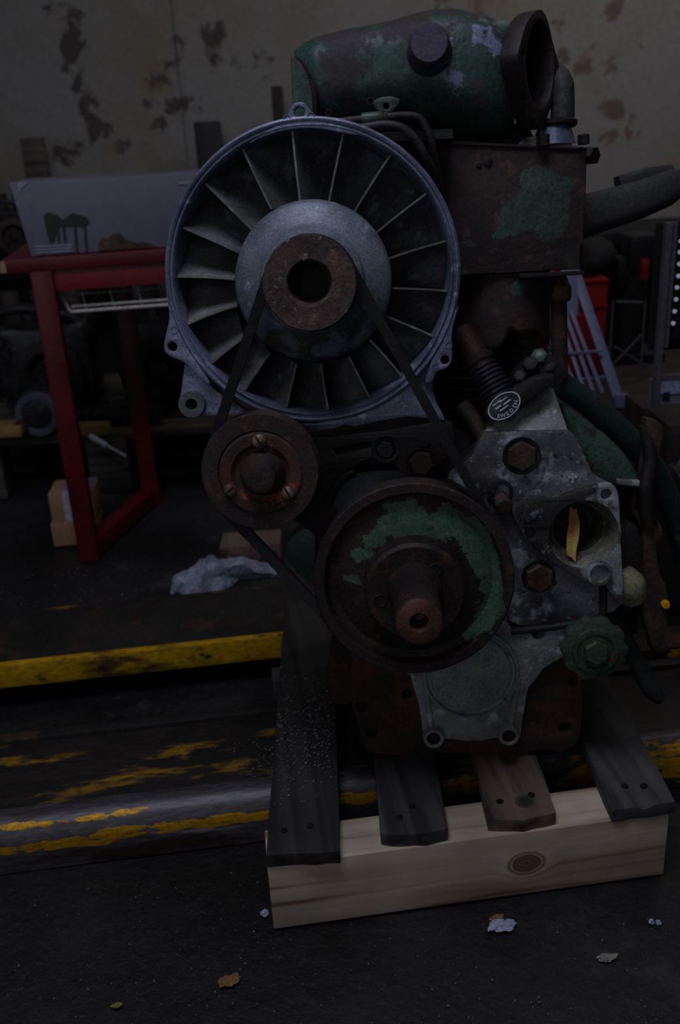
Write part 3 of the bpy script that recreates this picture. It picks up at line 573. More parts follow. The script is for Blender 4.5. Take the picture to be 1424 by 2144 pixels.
# tensioner bracket and its bolts
br_ = EP([(590, 905), (650, 905), (660, 912), (800, 898), (930, 878), (948, 900), (952, 930), (930, 958), (900, 985), (872, 996), (840, 985), (815, 962), (780, 958), (740, 975), (705, 1000), (680, 1040), (640, 1080), (600, 1080), (560, 1050)], -.05)
slot = EP([(700, 938), (775, 922), (782, 932), (705, 950)], -.05)
brk = MB().plate(smooth_poly(br_, 3), [slot], -.062, -.035, .003).build('tensioner_bracket', M_iron, eng, 'dark slotted tensioner bracket', rough=.0012)
hexbolt(807, 940, 20, -.062, M_dark, 1.5, brk, .010)
hexbolt(882, 968, 26, -.062, M_rust, 1.2, brk, .014)
hexbolt(888, 926, 11, -.062, M_black, 0, brk, .004)
MB().lathe([(-.10, .02), (.0, .024)], (c5[0], 0, c5[1]), (0, 1, 0), 20).build('idler_spindle', M_iron, eng)
MB().tube([E3(546, 1000, -.05), E3(640, 1060, -.05), E3(700, 1100, -.02)], [.022, .026, .03], 14).build('idler_arm', M_iron, eng)
# ---------------------------------------------------------------- fan
RY = -.075
c = ER(653.5, 575, 314, RY); FR = c[2]; fx, fz = c[0], c[1]
hb = ER(655, 590, 168, -.088); HR = hb[2]; hx, hz = hb[0], hb[1]
ring = MB().lathe([(.10, FR * .93), (.012, FR * .965), (.004, FR * .985), (.0, FR * .99), (-.002, FR * .975), (-.001, FR * .962), (.0015, FR * .955), (.001, FR * .945), (-.001, FR * .938), (.001, FR * .928), (.012, FR * .915), (.05, FR * .905), (.10, FR * .90)], (fx, RY, fz), (0, 1, 0), 128, cap=False)
nn = 128; k0 = 0; k1 = 12 * nn
for i in range(nn): ring.f.append((k1 + i, k1 + (i + 1) % nn, (i + 1) % nn, i))
fanh = ring.build('fan_housing', M_alu, eng, 'round cast aluminium fan housing')
def ear(pts, hx_, hy_, hr):
    hq = ER(hx_, hy_, hr, RY)
    return MB().plate(smooth_poly(EP(pts, RY), 3), [circ(hq[0], hq[1], hq[2], 20)], RY, RY + .012, .002).build('mounting_ear', M_alu, fanh)
ear([(520, 300), (545, 282), (575, 262), (598, 244), (608, 225), (616, 216), (627, 213), (639, 216), (648, 226), (662, 244), (690, 256), (730, 268), (770, 286), (720, 279), (650, 268), (580, 277)], 627, 235, 11)
ear([(352, 630), (354, 665), (347, 700), (343, 722), (346, 738), (360, 749), (380, 757), (402, 774), (425, 800), (440, 800), (400, 735), (372, 660)], 361, 726, 9.5)
ear([(960, 640), (950, 680), (946, 715), (948, 745), (944, 762), (932, 773), (915, 780), (905, 800), (890, 800), (905, 750), (925, 690)], 932, 754, 9)
# small cast rings beside each ear hole
for x, y in ((601, 248), (651, 243), (365, 690), (940, 722), (912, 769)):
    q = ER(x, y, 8, RY); MB().lathe([(.001, q[2]), (-.0012, q[2]), (-.0012, q[2] * .8), (.001, q[2] * .78)], (q[0], RY, q[1]), (0, 1, 0), 20, cap=False).build('cast_ring', M_alu, fanh)
# lower left foot with boss, lower web and right tongue
ft = EP([(388, 765), (410, 775), (440, 812), (480, 850), (540, 880), (520, 868), (445, 868), (415, 876), (388, 872), (373, 850), (378, 820)], RY + .012)
MB().plate(EP([(386, 762), (405, 770), (450, 815), (520, 862), (545, 885), (520, 872), (450, 872), (418, 872), (392, 868), (375, 845), (378, 822)], RY + .012), [circ(*ER(400, 846, 12, RY + .012), 18)], RY + .012, RY + .03, .002).build('mounting_foot', M_alu, fanh)
q = ER(401, 847, 28, RY + .005)
MB().lathe([(.008, q[2] * 1.0), (-.004, q[2]), (-.005, q[2] * .96), (-.005, q[2] * .46), (-.003, q[2] * .42), (.02, q[2] * .42)], (q[0], RY + .008, q[1]), (0, 1, 0), 36, cap=False).build('foot_boss', mat('grey_boss', srgb(100, 104, 112), [(srgb(80, 82, 88), 20, .5, .1)], rough=.6, metal=.3, bump=.4), fanh, 'grey round boss of the lower left foot')
MB().plate(EP([(560, 868), (600, 884), (660, 885), (740, 868), (820, 825), (880, 765), (900, 720), (915, 740), (920, 774), (908, 790), (906, 815), (914, 842), (926, 864), (932, 880), (905, 876), (850, 872), (790, 882), (740, 893), (722, 889), (700, 897), (650, 905), (600, 896)], RY + .014), [], RY + .010, RY + .03, .002).build('lower_web', M_alu, fanh)
# hub
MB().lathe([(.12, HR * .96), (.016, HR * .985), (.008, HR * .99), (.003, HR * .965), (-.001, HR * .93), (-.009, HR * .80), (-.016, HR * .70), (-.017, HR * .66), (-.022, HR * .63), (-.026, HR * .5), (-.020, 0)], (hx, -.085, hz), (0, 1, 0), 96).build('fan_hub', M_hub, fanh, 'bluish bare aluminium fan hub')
MB().lathe([(-.015, HR * .655), (-.0175, HR * .65), (-.0185, HR * .60), (-.019, HR * .42)], (hx, -.0868, hz), (0, 1, 0), 72, cap=False).build('hub_collar', mat('green_tinged_collar', srgb(104, 128, 124), [(srgb(86, 100, 106), 14, .5, .1), (srgb(84, 124, 100), 10, .56, .08)], rough=.5, metal=.2, bump=.3), fanh, 'greenish collar of the hub')
# vanes
vi = [(630, 415), (692, 420), (747, 440), (790, 489), (817, 543), (824, 606), (805, 663), (776, 716), (731, 752), (671, 766), (618, 766), (561, 742), (506, 708), (492, 639), (486, 582), (497, 525), (525, 475), (568, 432)]
vo = [(617, 291), (717, 298), (810, 341), (883, 415), (926, 509), (937, 611), (908, 706), (850, 800), (776, 842), (686, 864), (596, 864), (507, 823), (436, 764), (391, 677), (375, 577), (396, 479), (444, 393), (518, 324)]
M_slat = M_vane
for (a, b) in zip(vi, vo):
    A = E3(a[0], a[1], RY + .012); B = E3(b[0], b[1], RY + .012)
    C0 = Vector((hx * .5 + fx * .5, 0, hz * .5 + fz * .5))
    ra = math.hypot(A.x - hx, A.z - hz) * .97; ta = math.atan2(A.z - hz, A.x - hx)
    rb = FR * .915; tb = math.atan2(B.z - fz, B.x - fx)
    m_ = MB(); nu, nv = 5, 6; vs = []
    for side in (0, 1):
        for j in range(nv + 1):
            v = j / nv; sw = R(19) * (v ** 1.5); dp = RY + .008 + .075 * v
            for i in range(nu + 1):
                u = i / nu
                cx_ = hx + (fx - hx) * u; cz_ = hz + (fz - hz) * u
                r = ra + (rb - ra) * u; t = ta + (tb - ta) * u - sw + (side * .0028 + .0) / r * (1 if v < .95 else .4)
                vs.append((cx_ + r * math.cos(t), dp, cz_ + r * math.sin(t)))
    st = (nu + 1) * (nv + 1); fs = []
    for j in range(nv):
        for i in range(nu):
            q = j * (nu + 1) + i; fs += [(q, q + 1, q + nu + 2, q + nu + 1), (st + q, st + q + nu + 1, st + q + nu + 2, st + q + 1)]
    for i in range(nu): fs += [(i, st + i, st + i + 1, i + 1)]; q = nv * (nu + 1) + i; fs += [(q, q + 1, st + q + 1, st + q)]
    for j in range(nv):
        q = j * (nu + 1); fs += [(q, q + nu + 1, st + q + nu + 1, st + q)]; q += nu; fs += [(q, st + q, st + q + nu + 1, q + nu + 1)]
    m_.add(vs, fs); m_.build('guide_vane', M_vane, fanh, smooth=50)
MB().lathe([(.0, FR * .93), (.002, FR * .93)], (fx, RY + .10, fz), (0, 1, 0), 48).build('fan_back', M_black, fanh)  # black disc added so the gaps between the vanes stay dark
# fan pulley
c = ER(648, 593, 99, -.16); pr_ = c[2]; px_, pz_ = c[0], c[1]
M_fp = mat('fan_pulley_brown_rust', srgb(90, 72, 68), [(srgb(62, 50, 48), 20, .48, .1), (srgb(112, 86, 76), 46, .6, .05), (srgb(160, 148, 142), 110, .64, .03)], rough=.7, metal=.2, bump=1, bscale=120)
fp = MB().lathe([(.07, pr_ * .7), (.06, pr_ * 1.03), (.055, pr_ * 1.04), (.05, pr_ * 1.02), (.040, pr_ * .86), (.026, pr_ * .86), (.012, pr_ * .99), (.002, pr_ * 1.0), (.0, pr_ * .98), (.0, pr_ * .50), (.002, pr_ * .47), (.03, pr_ * .40), (.045, pr_ * .36), (.0451, 0)], (px_, -.16, pz_), (0, 1, 0), 72, cap=True).build('fan_pulley', M_fp, eng, 'pitted brown fan pulley with a deep bore', smooth=32, rough=.0005, rscale=60)
MB().lathe([(-.001, pr_ * .38), (-.0025, pr_ * .3), (-.003, 0)], (px_, -.116, pz_), (0, 1, 0), 32).build('bore_end', M_black, fp)
# belt -------------------------------------------------------------------
BY = -.126
f_ = ER(651, 592, 88, BY); i_ = ER(546, 987, 112, BY); k_ = ER(866, 1208, 196, BY)
pts = []
for (x, z, r) in (f_, i_, k_): pts += [(x + r * math.cos(2 * PI * i / 96), z + r * math.sin(2 * PI * i / 96)) for i in range(96)]
H = hull(pts)
def offset(P, d):
    o = []; n = len(P)
    for i in range(n):
        a = Vector(P[i - 1]); b = Vector(P[i]); c = Vector(P[(i + 1) % n]); t = ((b - a).normalized() + (c - b).normalized()).normalized(); nrm = Vector((t.y, -t.x)); o.append((b.x + nrm.x * d, b.y + nrm.y * d))
    return o
# resample long runs
Q = []
for i in range(len(H)):
    a = Vector(H[i]); b = Vector(H[(i + 1) % len(H)]); n = max(1, int((b - a).length / .02))
    for k in range(n): Q.append(tuple(a + (b - a) * k / n))
o1 = offset(Q, .0065); o0 = offset(Q, -.0065); n = len(Q); bm_ = MB()
for (ring_, y) in ((o1, BY - .0085), (o1, BY + .0085), (o0, BY + .005), (o0, BY - .005)): bm_.v += [Vector((x, y, z)) for x, z in ring_]
for i in range(n):
    j = (i + 1) % n
    for a in range(4): b = (a + 1) % 4; bm_.f.append((a * n + i, a * n + j, b * n + j, b * n + i))
bm_.build('drive_belt', M_belt, eng, 'worn black rubber drive belt', smooth=40)
# ---------------------------------------------------------------- cooling shroud and cylinder
sp_ = pts3([(1110, 435, 46), (1080, 455, 40), (1150, 405, 44), (1165, 430, 34), (1120, 385, 36), (1150, 470, 34), (1055, 480, 20), (960, 580, 16), (1120, 600, 16), (980, 500, 18), (1090, 610, 18)], .03)
M_shr = mat('rusty_cowl_green_remains', srgb(62, 46, 42), [(srgb(42, 34, 32), 9, .5, .1), (srgb(84, 58, 46), 34, .62, .05), (srgb(48, 62, 48), 7, .66, .05)], rough=.7, metal=.1, bump=.9, bscale=70, patches=sp_, pcol=srgb(64, 86, 74), psoft=.05, pscale=18)
sd = .03
so_ = EP([(905, 292), (1000, 297), (1229, 311), (1226, 400), (1222, 480), (1222, 512), (1216, 514), (1215, 563), (1160, 566), (1078, 571), (1000, 574), (930, 580), (905, 500)], sd)
sb = MB().plate(so_, [], sd, sd + .26, .002)
shr = sb.build('air_cowl', M_shr, eng, 'square rusty air cowl with a star-shaped green paint remnant', rough=.0012)
MB().plate(EP([(905, 296), (1229, 309), (1230, 314), (905, 301)], sd - .004), [], sd - .004, sd + .26, .0008).build('cowl_lid', M_iron, shr)
MB().box(E3(1148, 573, sd + .02) + Vector((0, .0, -.001)), (.092, .06, .006)).build('cowl_lip', M_iron, shr, bevel=.001)
for (x, y, r) in ((1021, 338, 11), (1003, 346, 6)):
    MB().lathe([(.001, r * PXM), (-.002, r * PXM), (-.003, r * PXM * .7), (-.003, 0)], E3(x, y, sd), (0, 1, 0), 6).build('rivet', M_iron, shr)
# curved lower cowl round the cylinder
x0, z0 = E(946, 572, .13); x1, z1 = E(1147, 572, .13); xm = (x0 + x1) / 2; rr = (x1 - x0) / 2
lcw = MB(); cols = 26; rows = 12; zb = E(1040, 728, .04)[1]
for j in range(rows + 1):
    for i in range(cols + 1):
        t = PI + PI * i / cols; rag = .012 * mnoise.noise(Vector((i * .35, 2, 5))) + (.02 if 12 < i < 20 else 0) * 1
        z = z0 + .01 + (zb - z0 - .01 + max(rag, -.02)) * j / rows
        lcw.v.append(Vector((xm + rr * math.cos(t), .12 + rr * 1.15 * math.sin(t), z)))
for j in range(rows):
    for i in range(cols): a = j * (cols + 1) + i; lcw.f.append((a, a + 1, a + cols + 2, a + cols + 1))
lco = lcw.build('lower_cowl', M_shr, eng, 'ragged curved lower cowl', smooth=60)
md = lco.modifiers.new('thick', 'SOLIDIFY'); md.thickness = .0025
q = E(1010, 800, .1); cyx = q[0] + .01
cz0 = E(1010, 905, .1)[1]; cz1 = E(1010, 560, .1)[1]
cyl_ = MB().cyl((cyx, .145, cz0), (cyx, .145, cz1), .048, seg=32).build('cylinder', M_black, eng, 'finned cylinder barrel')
for k in range(15):
    z = cz0 + (cz1 - cz0) * (k + .5) / 16
    MB().lathe([(-.0011, .045), (-.0011, .070), (.0011, .070), (.0011, .045)], (cyx, .145, z), (0, 0, 1), 40, cap=False).build('cooling_fin', M_iron, cyl_)
for xx in (cyx - .0,):
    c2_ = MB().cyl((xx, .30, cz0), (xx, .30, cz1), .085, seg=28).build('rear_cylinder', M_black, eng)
# ---------------------------------------------------------------- intake manifold
ms = pts3([(950, 160, 26), (965, 185, 18), (1010, 78, 30), (1030, 95, 22), (940, 90, 12), (890, 130, 14)], .0)  # pale patches: highlights put into the colour, plus some bare metal
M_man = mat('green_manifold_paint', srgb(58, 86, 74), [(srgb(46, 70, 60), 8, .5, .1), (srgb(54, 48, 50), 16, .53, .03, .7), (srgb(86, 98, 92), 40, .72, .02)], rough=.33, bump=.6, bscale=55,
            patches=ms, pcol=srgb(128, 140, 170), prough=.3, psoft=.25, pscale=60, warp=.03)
nt = M_man.node_tree
sec = [(609, 112, 238, .035), (614, 92, 244, .05), (634, 82, 248, .062), (660, 74, 250, .072), (720, 60, 251, .078), (790, 42, 250, .08), (850, 26, 248, .082), (900, 14, 256, .084), (950, 12, 268, .086), (1000, 20, 276, .086), (1035, 29, 278, .082), (1060, 34, 272, .070), (1076, 44, 262, .056)]
mm = MB(); ns = 40; MY = .075
for (px, t, b, dy) in sec:
    x, zt = E(px, t, .04); _, zb_ = E(px, b, .02); cz = (zt + zb_) / 2; hz_ = (zt - zb_) / 2
    for k in range(ns):
        a = 2 * PI * k / ns; ca, sa = math.cos(a), math.sin(a); e = .72
        mm.v.append(Vector((x, MY + dy * abs(ca) ** e * (1 if ca >= 0 else -1), cz + hz_ * abs(sa) ** e * (1 if sa >= 0 else -1))))
for j in range(len(sec) - 1):
    for k in range(ns): l = (k + 1) % ns; mm.f.append((j * ns + k, j * ns + l, (j + 1) * ns + l, (j + 1) * ns + k))
mm.f += [tuple(range(ns)), tuple(range((len(sec) - 1) * ns, len(sec) * ns))[::-1]]
man = mm.build('intake_manifold', M_man, eng, 'chipped green intake manifold', smooth=50, rough=.0035, rscale=14, sub=1)
# round plug on its front
c = ER(902, 94, 44, -.045)
MB().lathe([(-.038, 0), (-.038, c[2] * .86), (-.034, c[2] * .96), (-.026, c[2]), (-.005, c[2] * 1.06), (.03, c[2] * 1.3), (.05, c[2] * 1.6)], (c[0], -.012, c[1]), (.06, 1, -.05), 44, cap=False).build('round_boss', mat('boss_paint', srgb(66, 96, 92), [(srgb(72, 62, 84), 13, .48, .03, .6), (srgb(150, 160, 176), 30, .66, .03)], rough=.35, bump=.6, bscale=70), man, 'round boss with worn violet-grey face')
# swelling under the port
MB().lathe([(-.012, 0), (-.010, .012), (-.002, .026), (.02, .042), (.05, .05)], E3(962, 190, .008), (0.15, 1, .1), 36, cap=False).build('port_swelling', M_man, man)
# split lid edge at the left end
cr_ = [E3(x, y, -.012) for x, y in ((616, 118), (632, 132), (646, 158), (655, 185), (657, 215), (660, 240))]
MB().tube([p + Vector((0, .004, 0)) for p in cr_], [.002, .0035, .003, .0045, .0045, .003], 8).build('open_crack', mat('rusty_crack', srgb(56, 26, 16), [(srgb(14, 10, 10), 60, .5, .05)], rough=.95, bump=.8), man, 'rusty open crack')
MB().plate(EP([(609, 115), (616, 118), (632, 134), (645, 160), (653, 188), (655, 216), (657, 246), (613, 246)], -.012), [], -.014, .03, .0015).build('end_lip', M_man, man, 'overlapping green end lip')
# bottom tab with hole
MB().plate(smooth_poly(EP([(782, 212), (788, 230), (804, 239), (824, 232), (838, 210), (812, 202)], -.012), 3), [circ(*ER(809, 223, 6, -.012), 12)], -.016, .02, .002).build('fixing_tab', M_man, man)
for x, y, r in ((776, 212, 6), (688, 236, 5)):
    MB().lathe([(.004, r * PXM * 1.3), (-.001, r * PXM * 1.3), (-.001, r * PXM * .8), (.003, r * PXM * .7), (.003, 0)], E3(x, y, -.014), (0, 1, 0), 12).build('drilled_hole', M_black, man)
# two-bolt flange at the right end, turned to the right
fc = E3(1096, 150, .035)
ax = Vector((.80, -.60, -.02)).normalized(); e2 = Vector((0, 0, 1)); e2 = (e2 - ax * e2.dot(ax)).normalized(); e1 = e2.cross(ax).normalized()
Mf = Matrix(((e1.x, ax.x, e2.x, fc.x), (e1.y, ax.y, e2.y, fc.y), (e1.z, ax.z, e2.z, fc.z), (0, 0, 0, 1)))
hh, ww = .071, .068
dia = smooth_poly([(-.010, hh), (.012, hh * .97), (.034, hh * .55), (ww * .88, hh * .1), (ww * .9, -.012), (.030, -hh * .7), (.012, -hh * 1.02), (-.010, -hh * 1.02), (-.030, -hh * .66), (-ww * .92, .0), (-ww * .86, hh * .3), (-.040, hh * .72)], 4)
oval = [( .039 * math.cos(2 * PI * i / 40), .004 + .054 * math.sin(2 * PI * i / 40)) for i in range(40)]
M_fla = mat('flange_rust_brown', srgb(58, 46, 46), [(srgb(38, 32, 32), 8, .5, .1), (srgb(92, 84, 100), 24, .66, .05, .4)], rough=.55, metal=.2, bump=.6, bscale=70)
MB().plate(dia, [oval, circ(-.050, .010, .0045, 12), circ(.050, -.012, .0045, 12)], -.002, .026, .002, Mf).build('manifold_flange', M_fla, man, 'brown two-bolt flange with an oval port', rough=.0012)
pm = MB()
for (y, s) in ((.019, 1.02), (.0, .98), (-.06, .8)): pm.v += [Mf @ Vector((a * s, y, b * s)) for a, b in oval]
for j in range(2):
    for k in range(40): l = (k + 1) % 40; pm.f.append((j * 40 + k, j * 40 + l, (j + 1) * 40 + l, (j + 1) * 40 + k))
pm.f.append(tuple(range(80, 120)))
pm.build('oval_port', mat('port_black', srgb(24, 22, 21), [(srgb(14, 13, 13), 20, .5, .1)], rough=.85, bump=.8, bscale=90), man, 'near-black oval port')  # port lined in one near-black tone
# ---------------------------------------------------------------- elbow, thermostat-like boss and bolt at the cowl's top right
M_elb = mat('grey_green_elbow', srgb(74, 78, 74), [(srgb(52, 54, 52), 10, .5, .1), (srgb(50, 70, 60), 8, .6, .06)], rough=.6, metal=.2, bump=.5)
el = [E3(1178, 262, .06), E3(1178, 205, .06), E3(1174, 172, .065), E3(1150, 148, .10), E3(1110, 146, .16)]
ebo = MB().tube(el, [.0165, .0165, .0165, .0165, .0165], 22).build('elbow_pipe', M_elb, eng, 'grey-green elbow pipe')
MB().lathe([(0, .026), (.003, .029), (.007, .029), (.010, .024)], E3(1165, 267, .06), (0, 0, 1), 32).build('pipe_collar', M_iron, ebo)
MB().lathe([(.0, .030), (.012, .027), (.026, .0225)], E3(1160, 306, .06), (0, 0, 1), 30).build('pipe_base', M_alu, ebo, 'bare aluminium pipe base')
MB().plate(EP([(1085, 300), (1100, 288), (1130, 284), (1135, 266), (1142, 300), (1200, 300), (1222, 306), (1222, 310), (1085, 306)], .04), [], .04, .09, .001).build('base_bracket', M_tc, ebo)
for (a, b, r) in (((1137, 306), (1137, 282), .009), ((1222, 302), (1222, 282), .008)):
    MB().cyl(E3(a[0], a[1], .02), E3(b[0], b[1], .02), r, r, 6).build('hex_bolt', M_iron, ebo)
MB().cyl(E3(1230, 326, .06), E3(1247, 326, .05), .013, .012, 6).build('side_bolt', M_iron, eng)
# ---------------------------------------------------------------- injector pipes
M_pipe = mat('brown_steel_pipe', srgb(72, 66, 64), [(srgb(48, 42, 42), 20, .5, .1)], rough=.55, metal=.3, bump=.4)
pa = MB().tube([E3(x, y, d) for x, y, d in ((690, 258, -.04), (752, 250, -.045), (800, 246, -.045), (850, 242, -.04), (880, 250, -.035), (900, 285, -.03), (908, 320, -.02), (918, 370, .0), (922, 420, .015))], .0052, 14).build('injector_pipe', M_pipe, eng, 'upper brown injector pipe')
pb = MB().tube([E3(x, y, d) for x, y, d in ((690, 266, -.045), (752, 268, -.05), (800, 261, -.05), (838, 266, -.05), (868, 290, -.045), (892, 330, -.035), (914, 372, -.015), (926, 420, .01))], .0055, 14).build('injector_pipe', M_pipe, eng, 'lower grey injector pipe')
MB().lathe([(0, .0075), (.002, .0082), (.024, .0080), (.027, .007)], E3(757, 250, -.045), E3(800, 246, -.045) - E3(757, 250, -.045), 20).build('sleeve_nut', M_green, pa, 'green sleeve nut')
MB().lathe([(0, .0070), (.006, .0070)], E3(802, 246, -.045), E3(812, 245.5, -.045) - E3(802, 246, -.045), 12).build('pipe_ring', M_rust, pa)
MB().box(E3(860, 290, -.0), (.11, .05, .012)).build('pipe_shelf', M_iron, eng)
# body of the engine top behind manifold and pipes
MB().plate(EP([(700, 255), (1100, 262), (1120, 300), (1225, 312), (1215, 560), (930, 560), (900, 330), (800, 300)], .12), [], .10, .36, .006).build('cylinder_head', M_iron, eng, 'dark cylinder head')
# ---------------------------------------------------------------- exhaust manifold to the right
M_exh = mat('grey_exhaust_iron', srgb(58, 57, 56), [(srgb(46, 45, 44), 12, .5, .1)], rough=.8, bump=.6, bscale=50)
def pathsec(name, pts, m, lb, par=eng, e=.7, seg=24, sm=60):
    mb = MB(); P = [Vector(p[0]) for p in pts]
    for i, (p, h_, d_) in enumerate(pts):
        t = (P[min(i + 1, len(P) - 1)] - P[max(i - 1, 0)]).normalized(); yv = Vector((0, 1, 0)); yv = (yv - t * yv.dot(t)).normalized(); nv_ = t.cross(yv)
        for k in range(seg):
            a = 2 * PI * k / seg; ca, sa = math.cos(a), math.sin(a)
            mb.v.append(P[i] + nv_ * (h_ * abs(ca) ** e * (1 if ca > 0 else -1)) + yv * (d_ * abs(sa) ** e * (1 if sa > 0 else -1)))
    for i in range(len(P) - 1):
        for k in range(seg): l = (k + 1) % seg; mb.f.append((i * seg + k, i * seg + l, (i + 1) * seg + l, (i + 1) * seg + k))
    mb.f += [tuple(range(seg)), tuple(range((len(P) - 1) * seg, len(P) * seg))[::-1]]
    return mb.build(name, m, par, lb, smooth=sm, sub=1)
ED = .22
exh = pathsec('exhaust_manifold', [(E3(1190, 465, ED), .034, .03), (E3(1230, 450, ED), .033, .03), (E3(1280, 436, ED), .031, .03), (E3(1340, 418, ED), .029, .03), (E3(1390, 398, ED), .027, .028), (E3(1418, 380, ED), .023, .024), (E3(1432, 368, ED), .012, .014)], M_exh, 'smooth grey exhaust manifold arm')
pathsec('exhaust_lug', [(E3(1293, 385, ED + .05), .012, .02), (E3(1350, 370, ED + .05), .013, .03), (E3(1400, 362, ED + .05), .012, .03)], M_exh, None, exh, .5)
# ---------------------------------------------------------------- filler neck, ribbed hose and oval badge
M_neck = mat('brown_pipe_fitting', srgb(76, 50, 42), [(srgb(46, 36, 34), 16, .5, .1), (srgb(110, 66, 48), 40, .66, .05)], rough=.6, metal=.2, bump=.6)
nk0, nk1 = E3(965, 690, .02), E3(1068, 870, -.03)
dn = (nk1 - nk0)
neck = MB().tube([nk0, nk0 + dn * .42], [.017, .019], 24, False).build('breather_pipe', M_neck, eng, 'rusty brown breather pipe')
MB().lathe([(0, .021), (.001, .0225), (.010, .0225), (.012, .021)], nk0 + dn * .32, dn, 24).build('pipe_clamp', M_rust, neck)
pf = [(0, .018)]
for k in range(9): pf += [(.004 + k * .007, .0185 + k * .0006), (.0065 + k * .007, .0225 + k * .0006), (.009 + k * .007, .0225 + k * .0006)]
MB().lathe(pf, nk0 + dn * .40, dn, 32).build('ribbed_hose', mat('black_ribbed_rubber', srgb(36, 34, 40), [(srgb(54, 52, 62), 30, .6, .06)], rough=.35, bump=.3), neck, 'black ribbed rubber hose')
bdc = E3(1056, 850, T0 - .008); bx = (E3(1088, 826, T0 - .008) - E3(1024, 872, T0 - .008)); bx.y = 0; bx.normalize(); bn = Vector((.0, -1, .18)); bn = (bn - bx * bn.dot(bx)).normalized(); bz = bn.cross(bx) * -1
if bz.z < 0: bz = -bz
Mb = Matrix(((bx.x, -bn.x, bz.x, bdc.x), (bx.y, -bn.y, bz.y, bdc.y), (bx.z, -bn.z, bz.z, bdc.z), (0, 0, 0, 1)))
A_, B_ = .0245, .0165
def ell(s, n=48): return [(A_ * s * math.cos(2 * PI * i / n), B_ * s * math.sin(2 * PI * i / n)) for i in range(n)]
M_bad = mat('badge_dark_field', srgb(66, 66, 78), [(srgb(40, 40, 50), 60, .5, .1)], rough=.4, metal=.4, bump=.3)
M_badl = mat('badge_bright_relief', srgb(196, 198, 210), rough=.35, metal=.4, bump=.2, bscale=200)
bad = MB().plate(ell(.98), [], .0005, .006, .0008, Mb).build('oval_badge', M_bad, eng, 'small oval embossed badge')
MB().plate(ell(1.02), [ell(.92)], -.0008, .003, .0004, Mb).build('badge_rim', M_badl, bad)
def text_arc(txt, rx, rz, a0, a1, size, flip):
    for i, ch in enumerate(txt):
        if ch == ' ': continue
        t = a0 + (a1 - a0) * (i / max(1, len(txt) - 1))
        cu = bpy.data.curves.new('t', 'FONT'); cu.body = ch; cu.size = size; cu.extrude = .0004; cu.align_x = 'CENTER'; cu.align_y = 'CENTER'; cu.offset = .00012; cu.resolution_u = 3
        ob = bpy.data.objects.new('t', cu); COL.objects.link(ob); me = bpy.data.meshes.new_from_object(ob.evaluated_get(bpy.context.evaluated_depsgraph_get()))
        x, z = rx * math.cos(t), rz * math.sin(t); rot = math.atan2(z / rz ** 2, x / rx ** 2) + (PI / 2 if flip else -PI / 2)
        cr, sr = math.cos(rot), math.sin(rot)
        mb = MB().add([(x + v.co.x * cr - v.co.y * sr, -.0006 - v.co.z, z + v.co.x * sr + v.co.y * cr) for v in me.vertices], [tuple(p.vertices) for p in me.polygons], Mb)
        bpy.data.objects.remove(ob); bpy.data.curves.remove(cu); bpy.data.meshes.remove(me)
        yield mb
for k, mb in enumerate(text_arc('SWEDEN', A_ * .72, B_ * .70, R(-145), R(-28), .0078, True)): mb.build('raised_letter', M_badl, bad, smooth=0)
for (dx, dz, l, hh_) in ((-.006, .0095, .014, .0016), (.004, .0078, .012, .0014), (-.008, .0035, .009, .0022), (.006, .0022, .012, .002), (-.002, -.0022, .014, .0018)):
    MB().box((dx, -.0006, dz), (l, .0012, hh_), Mb).build('relief_bar', M_badl, bad)
brp = EP([(1022, 878), (1060, 868), (1145, 815), (1160, 785), (1120, 790), (1080, 810), (1020, 850)], T0 + .004)
MB().plate(smooth_poly(brp, 2), [], T0 + .002, T0 + .03, .003).build('badge_bracket', M_iron, eng, 'dark bracket behind the badge')
MB().tube([E3(965, 850, .0), E3(990, 880, -.01), E3(1012, 920, -.02)], [.014, .013, .011], 18).build('lower_fitting', M_neck, eng)
for (x, y, r, d) in ((1112, 766, .011, .0), (1090, 792, .010, -.01), (1130, 750, .012, .02), (1150, 770, .011, .02)):
    MB().lathe([(-.012, r * .7), (-.01, r), (.014, r * 1.05), (.04, r * .8)], E3(x, y, d), (.3, 1, -.6), 6).build('pump_fitting', M_iron if x != 1130 else M_green, eng)
MB().plate(smooth_poly(EP([(1075, 800), (1100, 760), (1150, 740), (1180, 780), (1165, 830), (1110, 840)], .02), 2), [], .01, .08, .005).build('pump_body', M_iron, eng, 'dark injection pump body')
# pushrod tube with brass nut
rodb = MB().tube([E3(1168, 572, .06), E3(1171, 640, .06), E3(1172, 790, .06)], [.0125, .0115, .0125], 18, False).build('pushrod_tube', M_rust, eng, 'dark rusty pushrod tube')
MB().lathe([(0, .0165), (.006, .019), (.022, .019), (.026, .0155), (.034, .013)], E3(1169, 632, .05), (0, 0, 1), 6).build('brass_nut', mat('dull_brass', srgb(96, 66, 34), [(srgb(60, 42, 26), 20, .5, .1)], rough=.4, metal=.5, bump=.3), rodb, 'dull brass nut')
MB().tube([E3(1150, 570, .10), E3(1152, 780, .10)], .0035, 10, False).build('leak_off_pipe', M_alu, eng, 'thin pale pipe')
sp = MB()
for k in range(5): sp.lathe([(0, .006), (.002, .008), (.004, .006)], E3(1153, 745 + 11 * k, .08), (0, 0, 1), 12)
sp.build('pale_spring', M_alu, eng)
